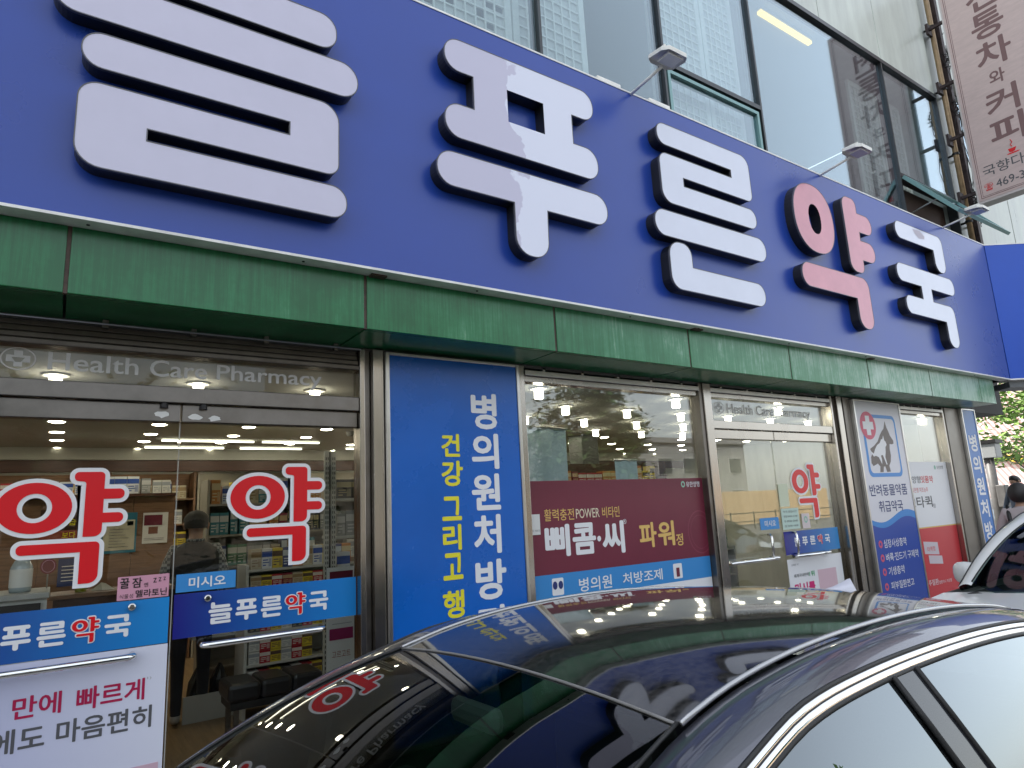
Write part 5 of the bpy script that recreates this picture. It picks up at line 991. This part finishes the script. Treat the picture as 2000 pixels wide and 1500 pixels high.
for a, b, za, zb_ in ((17.9, 15.6, 3.75, 2.95), (15.6, 8.0, 2.95, 3.0)): MB().add([(48.7, a, za), (48.7, b, zb_), (48.7, b, zb_+.35), (48.7, a, za+.35), (48.99, a, za), (48.99, b, zb_), (48.99, b, zb_+.35), (48.99, a, za+.35)], [(0,1,2,3),(4,7,6,5),(0,3,7,4),(1,5,6,2),(3,2,6,7),(0,4,5,1)]).build('yellow_band', mat('yellow_paint', (.72, .55, .06), .6), pkb)
fn = thing('rail_fence', 'thin dark rail fence before the pink building', 'fence', (40, 14, 0))
for z in (.55, 1.25): MB().tube([(40, 10, z), (40, 22, z)], .03, 6).build('rail', DARK, fn)
for k in range(9): MB().tube([(40, 10+k*1.5, 0), (40, 10+k*1.5, 1.3)], .035, 6).build('fence_post', DARK, fn)
POSTG = mat('post_grey', (.10, .095, .09), .5, var=.2)
gp = thing('traffic_post', 'grey steel post with a signal box at the street corner', 'post', (21.5, 7.82, 0)); MB().tube([(21.5, 7.82, 0), (21.5, 7.82, 2.75)], .12, 12).build('pole', POSTG, gp, True); bx('signal_box', (21.3, 21.7, 7.55, 8.15, 2.55, 2.95), mat('box_grey', (.2, .2, .2), .5), gp, .02); bx('cap', (21.25, 21.75, 7.5, 8.2, 2.951, 3.05), DARK, gp); bx('lower_box', (21.3, 21.6, 7.5, 7.72, 1.2, 1.8), POSTG, gp, .02)
cr_ = thing('crate_stack', 'stack of pale crates by the far corner', 'crates', (12.6, 4.1, 0))
for k in range(4): bx('crate', (12.3, 12.9, 4.0, 4.35, .02+k*.34, .30+k*.34), mat('crate_pale', (.5, .5, .47), .6), cr_, .01); bx('crate_rim', (12.28, 12.92, 3.98, 4.37, .30+k*.34, .33+k*.34), mat('crate_dark', (.12, .12, .12), .6), cr_)

# ------------------------------------------------------------------ across the street (seen in the glass and the car)
def block(lab, x0, x1, y0, y1, h, col, floors, cols_, face=1):
    t = thing('apartment_block', lab, 'building', ((x0+x1)/2, (y0+y1)/2, 0)); M_ = mat('wall_'+lab[:14], col, .85, var=.1, vs=.4); bx('wall', (x0, x1, y0, y1, 0, h), M_, t); bx('parapet', (x0-.2, x1+.2, y0-.2, y1+.2, h, h+.5), M_, t)
    GW = mat('far_window', (.05, .06, .07), .15)
    for f in range(floors):
        for c in range(cols_):
            z = 1.2+f*(h-1)/floors; wd_ = (x1-x0)/cols_; x = x0+wd_*(c+.22)
            fr = bx('window', (x, x+wd_*.56, y1, y1+.06, z, z+(h-1)/floors*.5), mat('far_frame', (.5, .5, .48), .6), t); bx('pane', (x+.08, x+wd_*.56-.08, y1+.061, y1+.08, z+.08, z+(h-1)/floors*.5-.08), GW, fr)
block('beige five storey block across the street', 14, 30, -50, -38, 16, (.36, .33, .27), 5, 6)
block('low grey building across the street', 32, 60, -48, -36, 7.5, (.32, .32, .31), 2, 8)
block('white shop building across the street behind the camera', -30, -8, -34, -24, 9, (.45, .45, .43), 3, 6)
block('tan office building across the street', -6, 10, -40, -28, 8, (.33, .28, .22), 2, 5)
wl_ = thing('peach_wall', 'peach coloured site wall across the street', 'wall', (30, -20.3, .0))
for k in range(9): bx('wall_panel', (12+k*4+.02, 16+k*4-.02, -20.4, -20.2, .12, 2.3), mat('peach_panel', (.62, .42, .22), .7, var=.06), wl_, .01)
rl = thing('street_railing', 'dark street railing in front of the peach wall', 'railing', (25, -15.2, .12))
for z in (.55, 1.0): MB().tube([(10, -15.2, z), (40, -15.2, z)], .03, 6).build('rail', DARK, rl)
for k in range(16): MB().tube([(10+k*2, -15.2, .12), (10+k*2, -15.2, 1.1)], .04, 6).build('railing_post', DARK, rl)
for i, (bs_, hh, lab) in enumerate((((12.5, -17, .12), 7, 'round street tree opposite the far doors'), ((22, -18, .12), 8, 'tall street tree before the peach wall'), ((36, -30, .0), 9, 'big tree before the low grey building'), ((5, -17.5, .12), 5.2, 'street tree opposite the near doors'), ((-9, -17, .12), 7, 'street tree opposite the left end'), ((-3.5, -15.8, .12), 6.2, 'dense tree added behind the camera to darken the door reflections'), ((1.2, -15.9, .12), 5.6, 'dense tree added opposite the door gap to darken its reflection'))): tree(lab, bs_, hh, 2.4 if i < 3 else 3.0, 2, 6000, LF2, 20+i, False, .22, 'trees across the street')  # the two dense trees are added to darken reflections in the near doors
for i, (x, y_) in enumerate(((16.5, -16.2), (-3.0, -16.2))): 
    t = thing('utility_pole', ('concrete utility pole opposite the far doors', 'concrete utility pole opposite the left doors')[i], 'pole', (x, y_, .12)); MB().tube([(x, y_, .12), (x, y_, 10)], [.17, .12], 10).build('pole', mat('concrete', (.30, .29, .28), .85, var=.15), t, True); bx('crossarm', (x-.9, x+.9, y_-.05, y_+.05, 9.0, 9.12), DARK, t)
bpy.data.scenes.remove(TSC)
